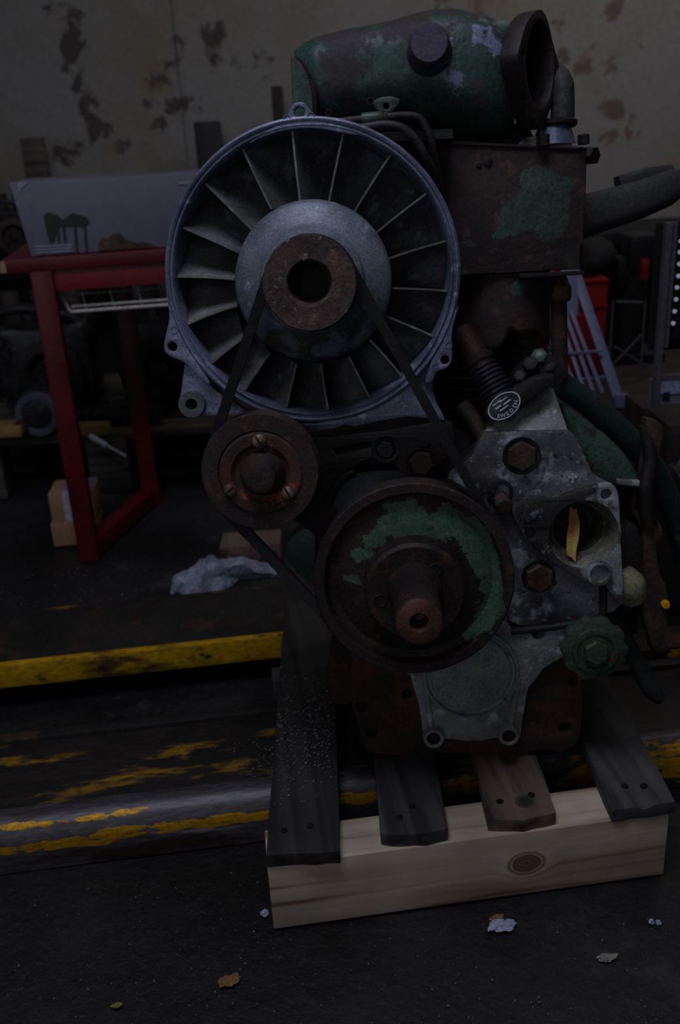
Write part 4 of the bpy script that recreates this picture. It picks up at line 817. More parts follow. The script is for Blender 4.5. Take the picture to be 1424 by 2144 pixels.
# green pipe sweeping down to the right
M_hose = mat('dark_green_hose', srgb(42, 58, 56), [(srgb(30, 40, 42), 7, .5, .1), (srgb(84, 90, 66), 26, .69, .03)], rough=.42, bump=.3)
MB().tube([E3(x, y, d) for x, y, d in ((1150, 782, .08), (1185, 812, .08), (1240, 850, .09), (1300, 902, .10), (1350, 955, .11), (1385, 1010, .12), (1412, 1080, .13), (1440, 1170, .14))], [.019] * 8, 22).build('green_hose', M_hose, eng, 'thick dark green hose')
MB().plate(smooth_poly(EP([(1175, 850), (1230, 880), (1300, 940), (1340, 1000), (1320, 1018), (1240, 1000), (1200, 930)], .03), 2), [], .03, .14, .006).build('pump_cover', M_green, eng, 'green injection pump cover')
MB().plate(EP([(1290, 1002), (1336, 1004), (1336, 1016), (1290, 1012)], .03), [], .02, .09, .001).build('name_strip', M_tcl, eng)
lm = EP([(1345, 885), (1352, 872), (1376, 882), (1384, 900), (1375, 960), (1362, 1010), (1360, 1060), (1376, 1090), (1384, 1118), (1372, 1140), (1378, 1200), (1390, 1225), (1394, 1290), (1386, 1330), (1392, 1355), (1366, 1362), (1352, 1320), (1342, 1290), (1336, 1240), (1322, 1200), (1336, 1180), (1342, 1120), (1330, 1090), (1318, 1070), (1316, 1040), (1330, 1022), (1340, 980), (1346, 930)], .06)
MB().plate(smooth_poly(lm, 3), [circ(*ER(1333, 1055, 8, .06), 12)], .045, .075, .005).build('speed_lever', mat('brown_lever_rust', srgb(72, 52, 40), [(srgb(46, 38, 34), 12, .5, .1), (srgb(104, 80, 48), 18, .62, .06)], rough=.75, bump=.9, bscale=50), eng, 'long rusty brown control lever', rough=.003)
MB().tube([E3(1350, 890, .055), E3(1362, 960, .05), E3(1350, 1030, .045), E3(1360, 1100, .045)], [.010, .011, .013, .012], 12).build('lever_spine', M_iron, eng)
MB().tube([E3(x, y, .05) for x, y in ((1290, 1300), (1330, 1380), (1362, 1440), (1384, 1462))], [.013, .014, .015, .012], 16).build('dipstick_tube', mat('dark_green_rod', srgb(46, 52, 48), [(srgb(32, 34, 34), 12, .5, .1)], rough=.6, bump=.4), eng, 'dark green drain rod')
MB().plate(smooth_poly(EP([(1300, 1110), (1330, 1100), (1345, 1180), (1330, 1260), (1300, 1270)], .03), 2), [], .02, .1, .004).build('side_block', M_iron, eng)
MB().plate(EP([(1225, 1010), (1330, 1010), (1330, 1320), (1225, 1330)], .09), [], .07, .30, .006).build('governor_block', M_black, eng)
# paint dots of yellow on the right side
MB().lathe([(-.004, 0), (-.003, .006), (.004, .007)], E3(1394, 1266, .04), (0, 1, 0), 12).build('yellow_cap', mat('yellow_plastic', srgb(220, 160, 10), rough=.5, bump=0), eng, 'tiny yellow cap')
# green lobed filler cap
c = ER(1243, 1357, 63, T0 - .02); gr = c[2]
lob = []
for i in range(120):
    t = 2 * PI * i / 120; k = math.cos(10 * t + .5); lob.append((c[0] + gr * (1.06 + .045 * math.tanh(3 * k)) * math.cos(t), c[1] + gr * (1.06 + .045 * math.tanh(3 * k)) * math.sin(t)))
M_cap = mat('dull_green_cap', srgb(60, 78, 62), [(srgb(48, 62, 50), 10, .5, .1), (srgb(120, 24, 26), 22, .70, .015)], rough=.5, bump=.4)
cap = MB().plate(lob, [], T0 - .030, T0 - .008, .002).build('filler_cap', M_cap, eng, 'dull green lobed screw cap')
MB().lathe([(.0, gr * .78), (-.004, gr * .76), (-.004, gr * .62), (.002, gr * .56)], (c[0], T0 - .030, c[1]), (0, 1, 0), 40, cap=False).build('cap_ring', M_cap, cap)
MB().lathe([(.002, gr * .5), (-.003, gr * .48), (-.003, gr * .4)], (c[0], T0 - .030, c[1]), (0, 1, 0), 40, cap=False).build('red_washer', mat('red_paint_traces', srgb(60, 70, 54), [(srgb(150, 20, 24), 14, .56, .03)], rough=.6, bump=.2), cap, 'washer with red paint traces')
MB().lathe([(.0, gr * .44), (-.010, gr * .43), (-.013, gr * .38), (-.013, 0)], (c[0], T0 - .030, c[1]), (0, 1, 0), 6, ph=.5).build('cap_hexagon', M_cap, cap, smooth=0)
MB().lathe([(.0, gr * .5), (.05, gr * .5)], (c[0], T0 - .010, c[1]), (0, 1, 0), 24).build('cap_neck', M_iron, cap)

# ================================================================== dry leaf in the bore
lw = [E3(x, y, PD + d) for x, y, d in ((1193, 1056, .030), (1207, 1062, .024), (1214, 1090, .018), (1213, 1125, .014), (1208, 1150, .010), (1205, 1178, .008), (1196, 1172, .010), (1186, 1160, .014), (1190, 1130, .02), (1190, 1100, .026), (1192, 1080, .028))]
EM = eng.matrix_world.copy()
lf = MB(); mid = [E3(x, y, PD + d) for x, y, d in ((1202, 1068, .030), (1203, 1100, .026), (1202, 1125, .022), (1199, 1150, .016), (1198, 1168, .012))]
lft = [E3(x, y, PD + d) for x, y, d in ((1193, 1058, .028), (1191, 1096, .022), (1187, 1125, .018), (1186, 1150, .012), (1188, 1163, .008))]
rgt = [E3(x, y, PD + d) for x, y, d in ((1207, 1062, .026), (1214, 1094, .020), (1213, 1122, .016), (1207, 1150, .010), (1205, 1178, .007))]
vs = []
for off in (0, .0008): vs += [EM @ (p + Vector((0, off, 0))) for tr in zip(lft, mid, rgt) for p in tr]
fs = []
for j in range(4):
    for i in range(2):
        q = j * 3 + i; fs += [(q, q + 1, q + 4, q + 3), (15 + q, 15 + q + 3, 15 + q + 4, 15 + q + 1)]
for i in range(2): fs += [(i, 15 + i, 16 + i, i + 1), (12 + i, 13 + i, 28 + i, 27 + i)]
for j in range(4): q = j * 3; fs += [(q, q + 3, q + 18, q + 15), (q + 2, q + 17, q + 20, q + 5)]
lf.add(vs, fs)
tag(lf.build('dry_leaf', mat('dry_leaf', srgb(196, 156, 96), [(srgb(176, 120, 78), 30, .5, .1), (srgb(186, 170, 90), 18, .6, .06)], rough=.6, bump=.3, bscale=150), sub=1, smooth=60), 'narrow dry yellow-brown leaf lying in the open filler bore', 'leaf')
# ================================================================== red work table and what is on it
TZ = .782; Tt = .815
tl = W(5, 570, 2.335); tyaw = R(8)
tab = thing('work_table', 'red enamelled work table with a wire basket hung beneath', 'table', (tl.x, tl.y, 0), tyaw)
Mt = Matrix.Translation((tl.x, tl.y, 0)) @ Matrix.Rotation(tyaw, 4, 'Z'); Mti = Mt.inverted()
TLn, TDp = .86, .46
MB().box((TLn / 2, TDp / 2, (TZ + Tt) / 2), (TLn, TDp, Tt - TZ)).build('table_top', M_redt, tab, bevel=.004)
MB().box((TLn / 2 - .0, .02, TZ - .026), (TLn - .14, .02, .052)).build('front_rail', mat('scuffed_red_rail', srgb(132, 20, 28), [(srgb(60, 44, 46), 3, .5, .12)], rough=.5, bump=.1), tab, 'scuffed red front rail', bevel=.002)
def leg(fx, fy, px_top=None):
    f = Mti @ Vector((fx, fy, 0)); t = Vector((f.x, f.y, TZ))
    MB().box(((f.x + t.x) / 2, (f.y + t.y) / 2, TZ / 2), (.052, .052, TZ)).build('leg', M_redt, tab, bevel=.003); return f
fa = leg(-.700, 2.365); fb = leg(-.594, 2.765)
fc_ = Mt @ Vector((TLn - .08, .06, 0)); fd_ = Mt @ Vector((TLn - .08, TDp - .04, 0)); leg(fc_.x, fc_.y); leg(fd_.x, fd_.y)
d_ = fb - fa; L_ = d_.length
MB().box((0, L_ / 2, .03), (.045, L_, .05), Matrix.Translation((fa.x, fa.y, 0)) @ Matrix.Rotation(-math.atan2(d_.x, d_.y), 4, 'Z')).build('foot_rail', M_redt, tab, bevel=.003)
# corner chip
MB().box((.004, .0, (TZ + Tt) / 2), (.014, .012, .026)).build('corner_cap', mat('pale_corner', srgb(168, 130, 110), rough=.7, bump=.2), tab, 'pale worn corner')
# wire basket
M_wire = mat('white_coated_wire', srgb(196, 190, 182), rough=.4, bump=.05)
bk_ = thing('wire_basket', 'white wire basket hanging under the front of the red table', 'basket', tuple(W(148, 652, 2.40)), R(6))
Mk = (Matrix.Translation(W(148, 652, 2.38)) @ Matrix.Rotation(R(6), 4, 'Z')).inverted()
bz_ = TZ - W(148, 652, 2.40).z - .004
MB().tube([(-.035, 0, bz_), (-.004, 0, .006), (0, 0, 0), (.008, 0, -.001), (.62, 0, -.001), (.63, 0, .002), (.66, 0, bz_)], .0045, 8, False).build('front_rail', M_wire, bk_)
MB().tube([(.004, 0, .012), (.62, 0, .012)], .0035, 8, False).build('second_rail', M_wire, bk_)
for k in range(9):
    x = .04 + k * .07
    MB().tube([(x - .012, .002, bz_ - .002), (x, .0, .0), (x, .30, .0), (x - .012, .30, bz_ - .002)], .0012, 6, False).build('cross_wire', M_wire, bk_)
MB().tube([(-.02, .30, 0), (.64, .30, 0)], .0035, 8, False).build('back_rail', M_wire, bk_)
# grey printed box
bl_ = W(66, 541, 2.37); bh = W(37, 382, 2.38).z - Tt
gb = thing('printed_box', 'large grey cardboard box with blurred dark pictures, on the red table', 'box', (bl_.x, bl_.y, Tt + .0012), R(7))
M_gb = mat('grey_printed_card', srgb(112, 112, 128), [(srgb(98, 98, 114), 2, .55, .15), (srgb(132, 132, 148), 9, .72, .05)], rough=.45, bump=.15, bscale=15, fine=.05)
bw = .74; gv = [(-.028, 0, bh), (0, 0, 0)]
g = MB(); g.add([(.0, 0, 0), (bw, 0, 0), (bw, .30, 0), (.0, .30, 0), (-.022, -.004, bh), (bw, -.004, bh * .96), (bw, .30, bh * .96), (-.022, .30, bh)], [(0, 3, 2, 1), (4, 5, 6, 7), (0, 1, 5, 4), (1, 2, 6, 5), (2, 3, 7, 6), (3, 0, 4, 7)])
g.build('carton', M_gb, gb, bevel=.004)
M_pr1 = mat('print_dark', srgb(44, 42, 44), rough=.5, bump=0, fine=.1); M_pr2 = mat('print_brown', srgb(88, 62, 44), [(srgb(34, 28, 28), 12, .5, .1)], rough=.5, bump=0); M_pr3 = mat('print_pale', srgb(150, 152, 172), rough=.5, bump=0)
def pr2(px, py): p = W(px, py, bl_.y); return (Matrix.Rotation(-R(7), 3, 'Z') @ (p - Vector((bl_.x, bl_.y, Tt)))).x, max(p.z - Tt, .003)
def decal(name, poly, m, lb=None, lift=.0052):
    P = [pr2(*q) for q in poly]
    MB().prism(P, -lift - .001, -lift + .003).build(name, m, gb, lb, smooth=0)
decal('printed_picture', [(91, 452), (100, 446), (118, 452), (130, 462), (150, 448), (166, 452), (182, 458), (186, 466), (172, 474), (152, 474), (128, 472), (120, 476), (112, 505), (104, 508), (96, 480)], M_pr1, 'dark printed shape on thin legs')
for a, b in (((118, 470), (123, 508)), ((131, 470), (136, 508)), ((155, 470), (161, 535)), ((175, 468), (181, 533))):
    decal('printed_leg', [(a[0] - 2, a[1]), (a[0] + 3, a[1]), (b[0] + 2, b[1]), (b[0] - 2, b[1])], M_pr1, lift=.0056)
decal('printed_figure', [(203, 515), (212, 500), (225, 502), (235, 492), (250, 492), (262, 505), (285, 512), (300, 510), (330, 520), (330, 524), (262, 528), (240, 530), (226, 522), (214, 528), (205, 524)], M_pr2, 'brown and black printed lying figure')
for k in range(4): decal('printed_line', [(74 + k, 516 + k * 6), (152, 513 + k * 6), (153, 516 + k * 6), (75 + k, 519 + k * 6)], M_pr3, lift=.0056)
decal('printed_line', [(372, 384), (402, 383), (402, 388), (372, 389)], M_pr3)
decal('worn_corner', [(37, 383), (60, 382), (48, 392), (42, 404)], M_pr3)
# small brown cartons under the table
M_card = mat('brown_cardboard', srgb(168, 128, 100), [(srgb(150, 112, 86), 5, .5, .15)], rough=.8, bump=.15)
for i, (px_, py_, Y, z, sx, sy, sz, rz, lb) in enumerate(((109, 1140, 2.46, 0, .128, .10, .070, 3, 'lower of two small brown cartons stacked behind the red table leg'), (107, 1098, 2.47, .071, .125, .12, .085, 5, 'upper small brown carton with blue and white tape behind the red table leg'))):
    p = W(px_ + 4, py_, Y); t = thing('carton', lb, 'box', (p.x, Y, z), R(rz), 'small brown cartons')
    MB().box((sx / 2, sy / 2, sz / 2), (sx, sy, sz)).build('box_body', M_card, t, bevel=.002)
    if i:
        MB().box((sx * .42, sy / 2 - .001, sz / 2 + .001), (.028, sy + .002, sz + .002)).build('tape', mat('white_tape', srgb(176, 176, 190), rough=.4, bump=.05), t, 'white tape')
        MB().box((sx * .62, sy * .5, sz + .0015), (sx * .62, sy * .7, .002)).build('shipping_label', mat('blue_label', srgb(120, 128, 196), rough=.5, bump=0), t, 'blue label')

# ================================================================== scrap on pallets at the back left
M_oldw = wood('old_pallet_wood', srgb(96, 88, 80), srgb(76, 70, 64), srgb(44, 40, 37), 0)
def scrap_pallet(x0, y0, L, D, rz, lb, zt=.2):
    t = thing('scrap_pallet', lb, 'pallet', (x0, y0, 0), rz, 'pallets at the back wall')
    n = 5
    for k in range(n): MB().box((L / 2, D * (k + .5) / n, zt - .012), (L, D / n * .72, .022)).build('plank', M_oldw, t, bevel=.002)
    for k in range(3):
        for yy in (.06, D - .06): MB().box((.07 + (L - .14) * k / 2, yy, (zt - .023) / 2), (.13, .1, zt - .023)).build('block', M_oldw, t, bevel=.006, rough=.003)
    return t
scrap_pallet(-1.22, 2.86, .95, .9, R(2), 'grey pallet of scrap metal behind the red table')
M_sc = [mat('scrap_black', srgb(26, 25, 26), [(srgb(44, 42, 44), 14, .58, .08)], rough=.5, metal=.3, bump=.8, bscale=30), mat('scrap_grey', srgb(58, 58, 62), [(srgb(30, 29, 30), 9, .48, .1), (srgb(96, 96, 104), 20, .64, .05)], rough=.45, metal=.4, bump=.8, bscale=30), mat('scrap_brown', srgb(50, 38, 32), [(srgb(26, 23, 22), 9, .5, .1)], rough=.7, bump=.8, bscale=30)]
rnd = random.Random(11)
def scrap_engine(loc, rz, s, lb, m):
    t = thing('scrap_engine', lb, 'engine', loc, rz, 'scrap engines at the back wall')
    MB().box((0, 0, .17 * s), (.36 * s, .42 * s, .34 * s)).build('engine_block', M_sc[m], t, bevel=.03 * s, rough=.02, sub=2, rscale=12)
    for k in range(3):
        MB().cyl((-.12 * s + k * .12 * s, -.05 * s, .30 * s), (-.12 * s + k * .12 * s, -.05 * s, .46 * s), .045 * s, .04 * s, 14).build('cylinder_stub', M_sc[(m + 1) % 3], t, bevel=.004)
    MB().lathe([(0, .11 * s), (.02, .13 * s), (.05, .13 * s), (.055, .09 * s), (.03, .06 * s), (.03, .03 * s), (.07, .02 * s)], (.02 * s, -.21 * s, .16 * s), (0, -1, 0), 28).build('flywheel', M_sc[(m + 2) % 3], t)
    MB().tube([(-.17 * s, -.1 * s, .3 * s), (-.2 * s, -.2 * s, .38 * s), (-.05 * s, -.25 * s, .42 * s), (.12 * s, -.2 * s, .36 * s), (.19 * s, -.05 * s, .26 * s)], .02 * s, 10).build('manifold_pipe', M_sc[1], t)
    for k in range(6):
        a = rnd.uniform(-.16, .16) * s; b = rnd.uniform(.05, .3) * s
        MB().cyl((a, -.2 * s, b), (a, -.24 * s - rnd.random() * .03, b), .012 * s, .012 * s, 6).build('bolt', M_sc[1], t)
scrap_engine((-1.0, 3.32, .222), .15, .85, 'black scrap engine with pipes, far left on the back pallet', 1)
scrap_engine((-.56, 3.32, .222), -.1, .85, 'sooty scrap engine seen between the red table legs', 0)
scrap_pallet(-.22, 3.0, .6, .85, R(0), 'dark pallet of scrap hidden behind the engine')
scrap_engine((.08, 3.4, .222), .1, .95, 'sooty scrap engine behind the fan', 0)
# alternator-like round housing, timber offcuts and shaft in front
def world(px, py, Y): return W(px, py, Y)
p = W(100, 925, 2.93)
t = thing('alternator', 'round grey alternator housing lying left of the red table leg', 'alternator', (p.x, 2.93, .201), 0)
MB().lathe([(0, .05), (.01, .072), (.02, .078), (.08, .078), (.1, .06)], (0, -.06, .079), (0, 1, .0), 32).build('housing', M_sc[1], t)
MB().lathe([(0, .07), (-.006, .068), (-.006, .05), (0, .045)], (0, -.058, .079), (0, 1, 0), 32, cap=False).build('end_ring', mat('pale_ring', srgb(96, 96, 112), rough=.4, metal=.4), t)
MB().lathe([(0, .02), (-.03, .02), (-.032, .0)], (-.05, -.06, .05), (0, 1, 0), 16).build('pulley', M_sc[1], t)
p = W(0, 925, 2.84)
tag(MB().box((p.x - .1, 2.86, .245), (.36, .10, .03)).build('timber_offcut', wood('yellow_timber', srgb(150, 120, 66), srgb(130, 100, 54), srgb(90, 70, 40), 0), bevel=.002), 'yellowish timber offcut on the back pallet at the left edge', 'timber')
p = W(180, 930, 2.80)
tag(MB().box((0, 0, 0), (.11, .05, .035), Matrix.Translation((p.x, 2.90, .2185)) @ Matrix.Rotation(R(-6), 4, 'Z')).build('brass_block', mat('ochre_block', srgb(120, 100, 50), rough=.6, bump=.2), bevel=.004), 'small ochre block on the pallet between the red table legs', 'block')
sh_ = thing('toothed_shaft', 'dark toothed shaft lying on the scrap between the red table legs', 'shaft', (W(160, 900, 2.98).x, 3.02, .235), R(-8))
MB().tube([(0, 0, 0), (.30, 0, 0)], .022, 14, False).build('shaft_core', M_sc[0], sh_)
for k in range(11): MB().lathe([(0, .022), (.004, .034), (.009, .034), (.013, .022)], (.02 + k * .025, 0, 0), (1, 0, 0), 10).build('tooth_ring', M_sc[1], sh_)
# screwdriver-like bright handle
tag(MB().lathe([(0, .006), (.01, .010), (.06, .009), (.065, .004), (.13, .004)], W(187, 912, 2.84), (.7, -.1, -.45), 14).build('white_handled_tool', mat('white_handle', srgb(190, 196, 205), rough=.35, bump=0)), 'white-handled tool among the scrap between the table legs', 'tool')
# boards leaning on the back wall
for (xa, xb, yt, lb, m) in ((47, 95, 290, 'short grey board leaning on the back wall at far left', M_oldw), (407, 463, 256, 'dark board leaning on the back wall above the grey box', M_sc[0]), (568, 592, 182, 'narrow reddish-brown bar leaning on the wall left of the manifold', M_sc[2])):
    a = W(xa, yt, 4.5); b = W(xb, yt, 4.5)
    tag(MB().box((0, 0, .5), (b.x - a.x, .035, 1.0), Matrix.Translation(((a.x + b.x) / 2, 4.47, 0)) @ Matrix.Diagonal((1, 1, a.z, 1))).build('leaning_board', m, bevel=.003), lb, 'board', 'boards leaning on the back wall')
# dark clutter behind the table
t = thing('scrap_shelf', 'low dark bench loaded against the back wall behind the red table', 'bench', (-1.95, 3.9, 0))
MB().box((1.9, .25, .60), (3.8, .5, .05)).build('bench_top', M_sc[0], t, bevel=.004)
for x in (.1, 1.2, 2.4, 3.7):
    for y in (.06, .44): MB().box((x, y, .29), (.07, .07, .58)).build('leg', M_sc[0], t)
MB().box((1.9, .48, .29), (3.8, .02, .56)).build('back_panel', M_sc[0], t)
scrap_engine((-1.35, 4.15, .645), .4, .55, 'small sooty scrap engine on the bench at far left', 0)

# ================================================================== plastic film, ramps' litter
p = G(432, 1225, 0)
fm = MB(); ns_ = 34
for j in range(ns_ + 1):
    for i in range(ns_ + 1):
        u, v = i / ns_ * 2 - 1, j / ns_ * 2 - 1; rr_ = math.hypot(u, v)
        h_ = max(0, 1 - rr_ ** 2.2) * .062 * (.7 + .8 * abs(mnoise.noise(Vector((u * 2.4, v * 2.4, 4))))) + .012 * abs(mnoise.noise(Vector((u * 11, v * 11, 1)))) * (rr_ < 1)
        x = u * .085 + .035 * mnoise.noise(Vector((u * 2, v * 2, 8))) + (.12 * max(0, u) ** 2 if v > -.2 else 0); y = v * .085 + .03 * mnoise.noise(Vector((u * 2, v * 2, 2))) + .05 * max(0, u)
        fm.v.append(Vector((p.x + x, p.y + y, .001 + h_ + .003 * abs(mnoise.noise(Vector((u * 25, v * 25, 0)))))))
for j in range(ns_):
    for i in range(ns_):
        if math.hypot((i + .5) / ns_ * 2 - 1, (j + .5) / ns_ * 2 - 1) < 1.0 + .15 * mnoise.noise(Vector((i * .3, j * .3, 0))): a = j * (ns_ + 1) + i; fm.f.append((a, a + 1, a + ns_ + 2, a + ns_ + 1))
Mfilm = mat('crumpled_clear_film', srgb(200, 206, 232), [(srgb(150, 156, 180), 22, .5, .12)], rough=.2, bump=.8, bscale=40, dist=.01)
Mfilm.node_tree.nodes['Principled BSDF'].inputs['Alpha'].default_value = .62
tag(fm.build('plastic_film', Mfilm, smooth=25), 'crumpled clear plastic film on the floor behind the yellow-edged ramp', 'plastic film')
q = G(505, 1175, 0)
tag(MB().box((q.x + .03, q.y + .02, .03), (.16, .10, .055), None).build('wood_block', M_pl[2], bevel=.003), 'brown wooden block on the floor behind the tensioner pulley', 'block')
# litter
lit = MB(); rnd = random.Random(5)
def flake(x, y, z, s):
    a = rnd.random() * PI; n = rnd.choice((3, 4, 5)); P = [(x + s * math.cos(a + 2 * PI * i / n) * rnd.uniform(.4, 1), y + s * math.sin(a + 2 * PI * i / n) * rnd.uniform(.4, 1), z + rnd.random() * .001) for i in range(n)]
    P2 = [(a_, b_, c_ + .0012) for a_, b_, c_ in P]
    lit.add(P + P2, [tuple(range(n))[::-1], tuple(range(n, 2 * n))] + [(i, (i + 1) % n, n + (i + 1) % n, n + i) for i in range(n)])
for k in range(1500):
    x = rnd.uniform(-.75, .75); y = rnd.uniform(.72, 1.12)
    if y > 1.0 and x > -.15: y -= .25
    s = rnd.choice((.0006, .0008, .001, .0016)) * rnd.uniform(.6, 1.2)
    flake(x, y, .0008, s)
for k in range(300): flake(rnd.uniform(-.9, .3), rnd.uniform(1.95, 2.3), .001, rnd.uniform(.001, .003))
lit.build('floor_litter', mat('pale_litter', srgb(120, 118, 122), rough=.8, bump=0), kind='stuff', smooth=0)
bpy.data.objects['floor_litter']['label'] = 'pale grit and flakes scattered over the dark floor'; bpy.data.objects['floor_litter']['category'] = 'litter'
# grit on the black plank and the ramp beside it
lit = MB()
c0 = Vector((-.13, 1.30, 0))
for k in range(1100):
    x = rnd.gauss(-.08, .06); y = rnd.gauss(1.29, .08); on = -.126 < x < -.028
    if y < 1.12: continue
    if on: z = .1378
    elif 1.26 < y < 1.38: z = .0720
    else: continue
    if not on and x > .0: continue
    flake(x, y, z, rnd.choice((.0008, .0012, .0016, .0024)) * rnd.uniform(.6, 1.1))
lit.build('metal_swarf', mat('bright_swarf', srgb(150, 148, 152), rough=.4, metal=.4, bump=0), kind='stuff', smooth=0)
bpy.data.objects['metal_swarf']['label'] = 'bright grit strewn over the black plank and ramp beside it'; bpy.data.objects['metal_swarf']['category'] = 'litter'
def scrap_bit(px, py, s, m, lb, name, cat, flat=.25, e=1.6):
    g = G(px, py, .004); bm = bmesh.new(); bmesh.ops.create_icosphere(bm, subdivisions=4, radius=1)
    for v in bm.verts:
        n_ = .8 + .55 * mnoise.fractal(v.co * 1.7 + Vector((px, py, 0)), 1, 2, 4); v.co = Vector((v.co.x * s * e * n_, v.co.y * s * n_, v.co.z * s * flat * n_))
    me = bpy.data.meshes.new(name); bm.to_mesh(me); bm.free(); me.materials.append(m)
    o = bpy.data.objects.new(name, me); COL.objects.link(o); o.location = (g.x, g.y, s * flat * .8 + .001); o.rotation_euler = (0, 0, rnd.random() * .5)
    return tag(o, lb, cat)
M_film2 = mat('white_plastic_scrap', srgb(170, 176, 205), rough=.3, bump=.5); M_lf = mat('fallen_leaf_bit', srgb(130, 100, 50), rough=.7, bump=.3)
scrap_bit(1050, 1937, .013, M_film2, 'crumpled white plastic scrap on the floor in front of the beam', 'plastic_scrap', 'plastic scrap')
scrap_bit(1041, 1919, .007, M_lf, 'brown leaf bit just above the white plastic scrap', 'leaf_bit', 'leaf', .15)
scrap_bit(478, 2050, .010, M_lf, 'torn brown leaf bit on the floor at bottom left of centre', 'leaf_bit', 'leaf', .12)
scrap_bit(1271, 2003, .007, mat('husk', srgb(140, 136, 126), rough=.6, bump=.2), 'pale curved husk on the floor at bottom right', 'seed_husk', 'husk', .3, 2.2)
scrap_bit(244, 2102, .004, mat('olive_bit', srgb(130, 126, 40), rough=.6, bump=.2), 'tiny olive-yellow bit on the floor at bottom left', 'leaf_bit', 'leaf', .3, 2)
scrap_bit(555, 1911, .006, M_film2, 'white crumb on the floor left of the beam', 'plastic_crumb', 'plastic scrap', .6, 1)
scrap_bit(1364, 1928, .0045, M_film2, 'left one of two white crumbs right of the beam', 'plastic_crumb', 'plastic scrap', .6, 1)
scrap_bit(1379, 1930, .004, M_film2, 'right one of two white crumbs right of the beam', 'plastic_crumb', 'plastic scrap', .6, 1)

# ================================================================== right-hand background
M_gpl = mat('grey_plastic', srgb(104, 108, 138), rough=.45, bump=.1, bscale=20, fine=.05)
gt = thing('slotted_grille', 'grey plastic slotted grille leaning behind the engine on the right', 'grille', (0, 0, 0))
def gpt(px, py, Y): return W(px, py, Y)
def bar(a, b, wd, nm='slat', th=.012):
    a = Vector(a); b = Vector(b); d = b - a; x = d.normalized().cross(Vector((0, 1, 0))).normalized() * wd / 2; y = Vector((0, th, 0))
    MB().add([a - x, a + x, b + x, b - x, a - x + y, a + x + y, b + x + y, b - x + y], [(0, 1, 2, 3), (7, 6, 5, 4), (0, 4, 5, 1), (1, 5, 6, 2), (2, 6, 7, 3), (3, 7, 4, 0)]).build(nm, M_gpl, gt, bevel=.001)
Yt, Yb = 2.60, 2.41
bar(gpt(1205, 568, Yt), gpt(1302, 852, Yb), .026, 'side_rail')
bar(gpt(1192, 560, Yt), gpt(1194, 660, Yt - .07), .045, 'top_plate')
for (a, b) in (((1196, 650), (1262, 822)), ((1186, 660), (1242, 818)), ((1178, 680), (1222, 812)), ((1176, 740), (1204, 806))): bar(gpt(a[0], a[1], Yt - .08), gpt(b[0], b[1], Yb), .010)
for (a, b) in (((1178, 742), (1262, 736)), ((1182, 800), (1284, 788))): bar(gpt(a[0], a[1], Yt - .14), gpt(b[0], b[1], Yt - .14), .006, 'cross_bar')
q = gpt(1301, 838, Yb); MB().box((q.x, q.y, q.z), (.034, .02, .036)).build('foot', M_gpl, gt, bevel=.002)
# stand that carries the grille
gz = W(1302, 856, 2.41).z
ss = thing('tool_stand', 'low dark stand on the floor behind the engine on the right', 'stand', (.84, 2.76, 0))
MB().box((.28, 0, gz - .02), (1.4, .74, .035)).build('stand_top', M_sc[2], ss, bevel=.003)
for x in (-.36, .92):
    for y in (-.33, .33): MB().box((x, y, (gz - .04) / 2), (.06, .06, gz - .04)).build('leg', M_sc[0], ss)
MB().box((.28, -.35, gz * .5), (1.3, .02, gz - .08)).build('front_panel', M_sc[2], ss)
# red crate
M_rc = mat('red_plastic', srgb(140, 30, 28), [(srgb(112, 24, 24), 5, .55, .1)], rough=.4, bump=.05, fine=.05)
a = W(1222, 586, 2.8); b = W(1274, 586, 2.8); gh = a.z - gz
rc = thing('red_crate', 'red plastic crate standing behind the grey grille', 'crate', (a.x - .06, 2.8, gz + .001))
cw = b.x - a.x + .06
MB().box((cw / 2, .01, gh / 2), (cw, .02, gh)).build('front_wall', M_rc, rc, bevel=.003)
for x in (.01, cw - .01): MB().box((x, .15, gh / 2), (.02, .27, gh)).build('side_wall', M_rc, rc, bevel=.003)
MB().box((cw / 2, .29, gh / 2), (cw, .02, gh)).build('back_wall', M_rc, rc); MB().box((cw / 2, .15, .01), (cw - .04, .26, .02)).build('crate_floor', M_rc, rc)
for z in (gh * .72, gh * .98): MB().box((cw / 2, -.003, z), (cw + .004, .01, .008)).build('rib', M_rc, rc)
q = W(1245, 653, 2.79); MB().lathe([(.003, .009), (-.004, .009), (-.004, 0)], (q.x - a.x + .06, -.0, q.z - gz), (0, 1, 0), 14).build('handle_hole', M_black, rc)
# black helmet-like lump above the crate
def lump(name, px, py, Y, rx, ry, rz_, m, lb, cat, zbase=None, seed=0):
    p = W(px, py, Y); bm = bmesh.new(); bmesh.ops.create_icosphere(bm, subdivisions=3, radius=1)
    for v in bm.verts:
        n_ = 1 + .22 * mnoise.fractal(v.co * 1.6 + Vector((seed, 0, 0)), 1, 2, 3); v.co = Vector((v.co.x * rx * n_, v.co.y * ry * n_, max(-.8, v.co.z) * rz_ * n_))
    me = bpy.data.meshes.new(name); bm.to_mesh(me); bm.free(); me.materials.append(m); me.polygons.foreach_set('use_smooth', [True] * len(me.polygons))
    o = bpy.data.objects.new(name, me); COL.objects.link(o); o.location = p
    if zbase is not None: o.location.z = zbase + .8 * rz_
    return tag(o, lb, cat)
lump('black_bundle', 1240, 540, 2.94, .075, .09, .055, M_black, 'shapeless black bundle lying on the red crate', 'bundle', zbase=a.z + .004, seed=3)
t = thing('drill_press', 'dark tall machine stand left of the lit cabinet', 'machine', (W(1320, 700, 2.95).x, 2.98, gz + .001))
zt_ = W(1330, 490, 2.95).z - gz
MB().tube([(0, 0, 0), (0, 0, zt_ * .72)], .05, 16, False).build('column', M_sc[0], t)
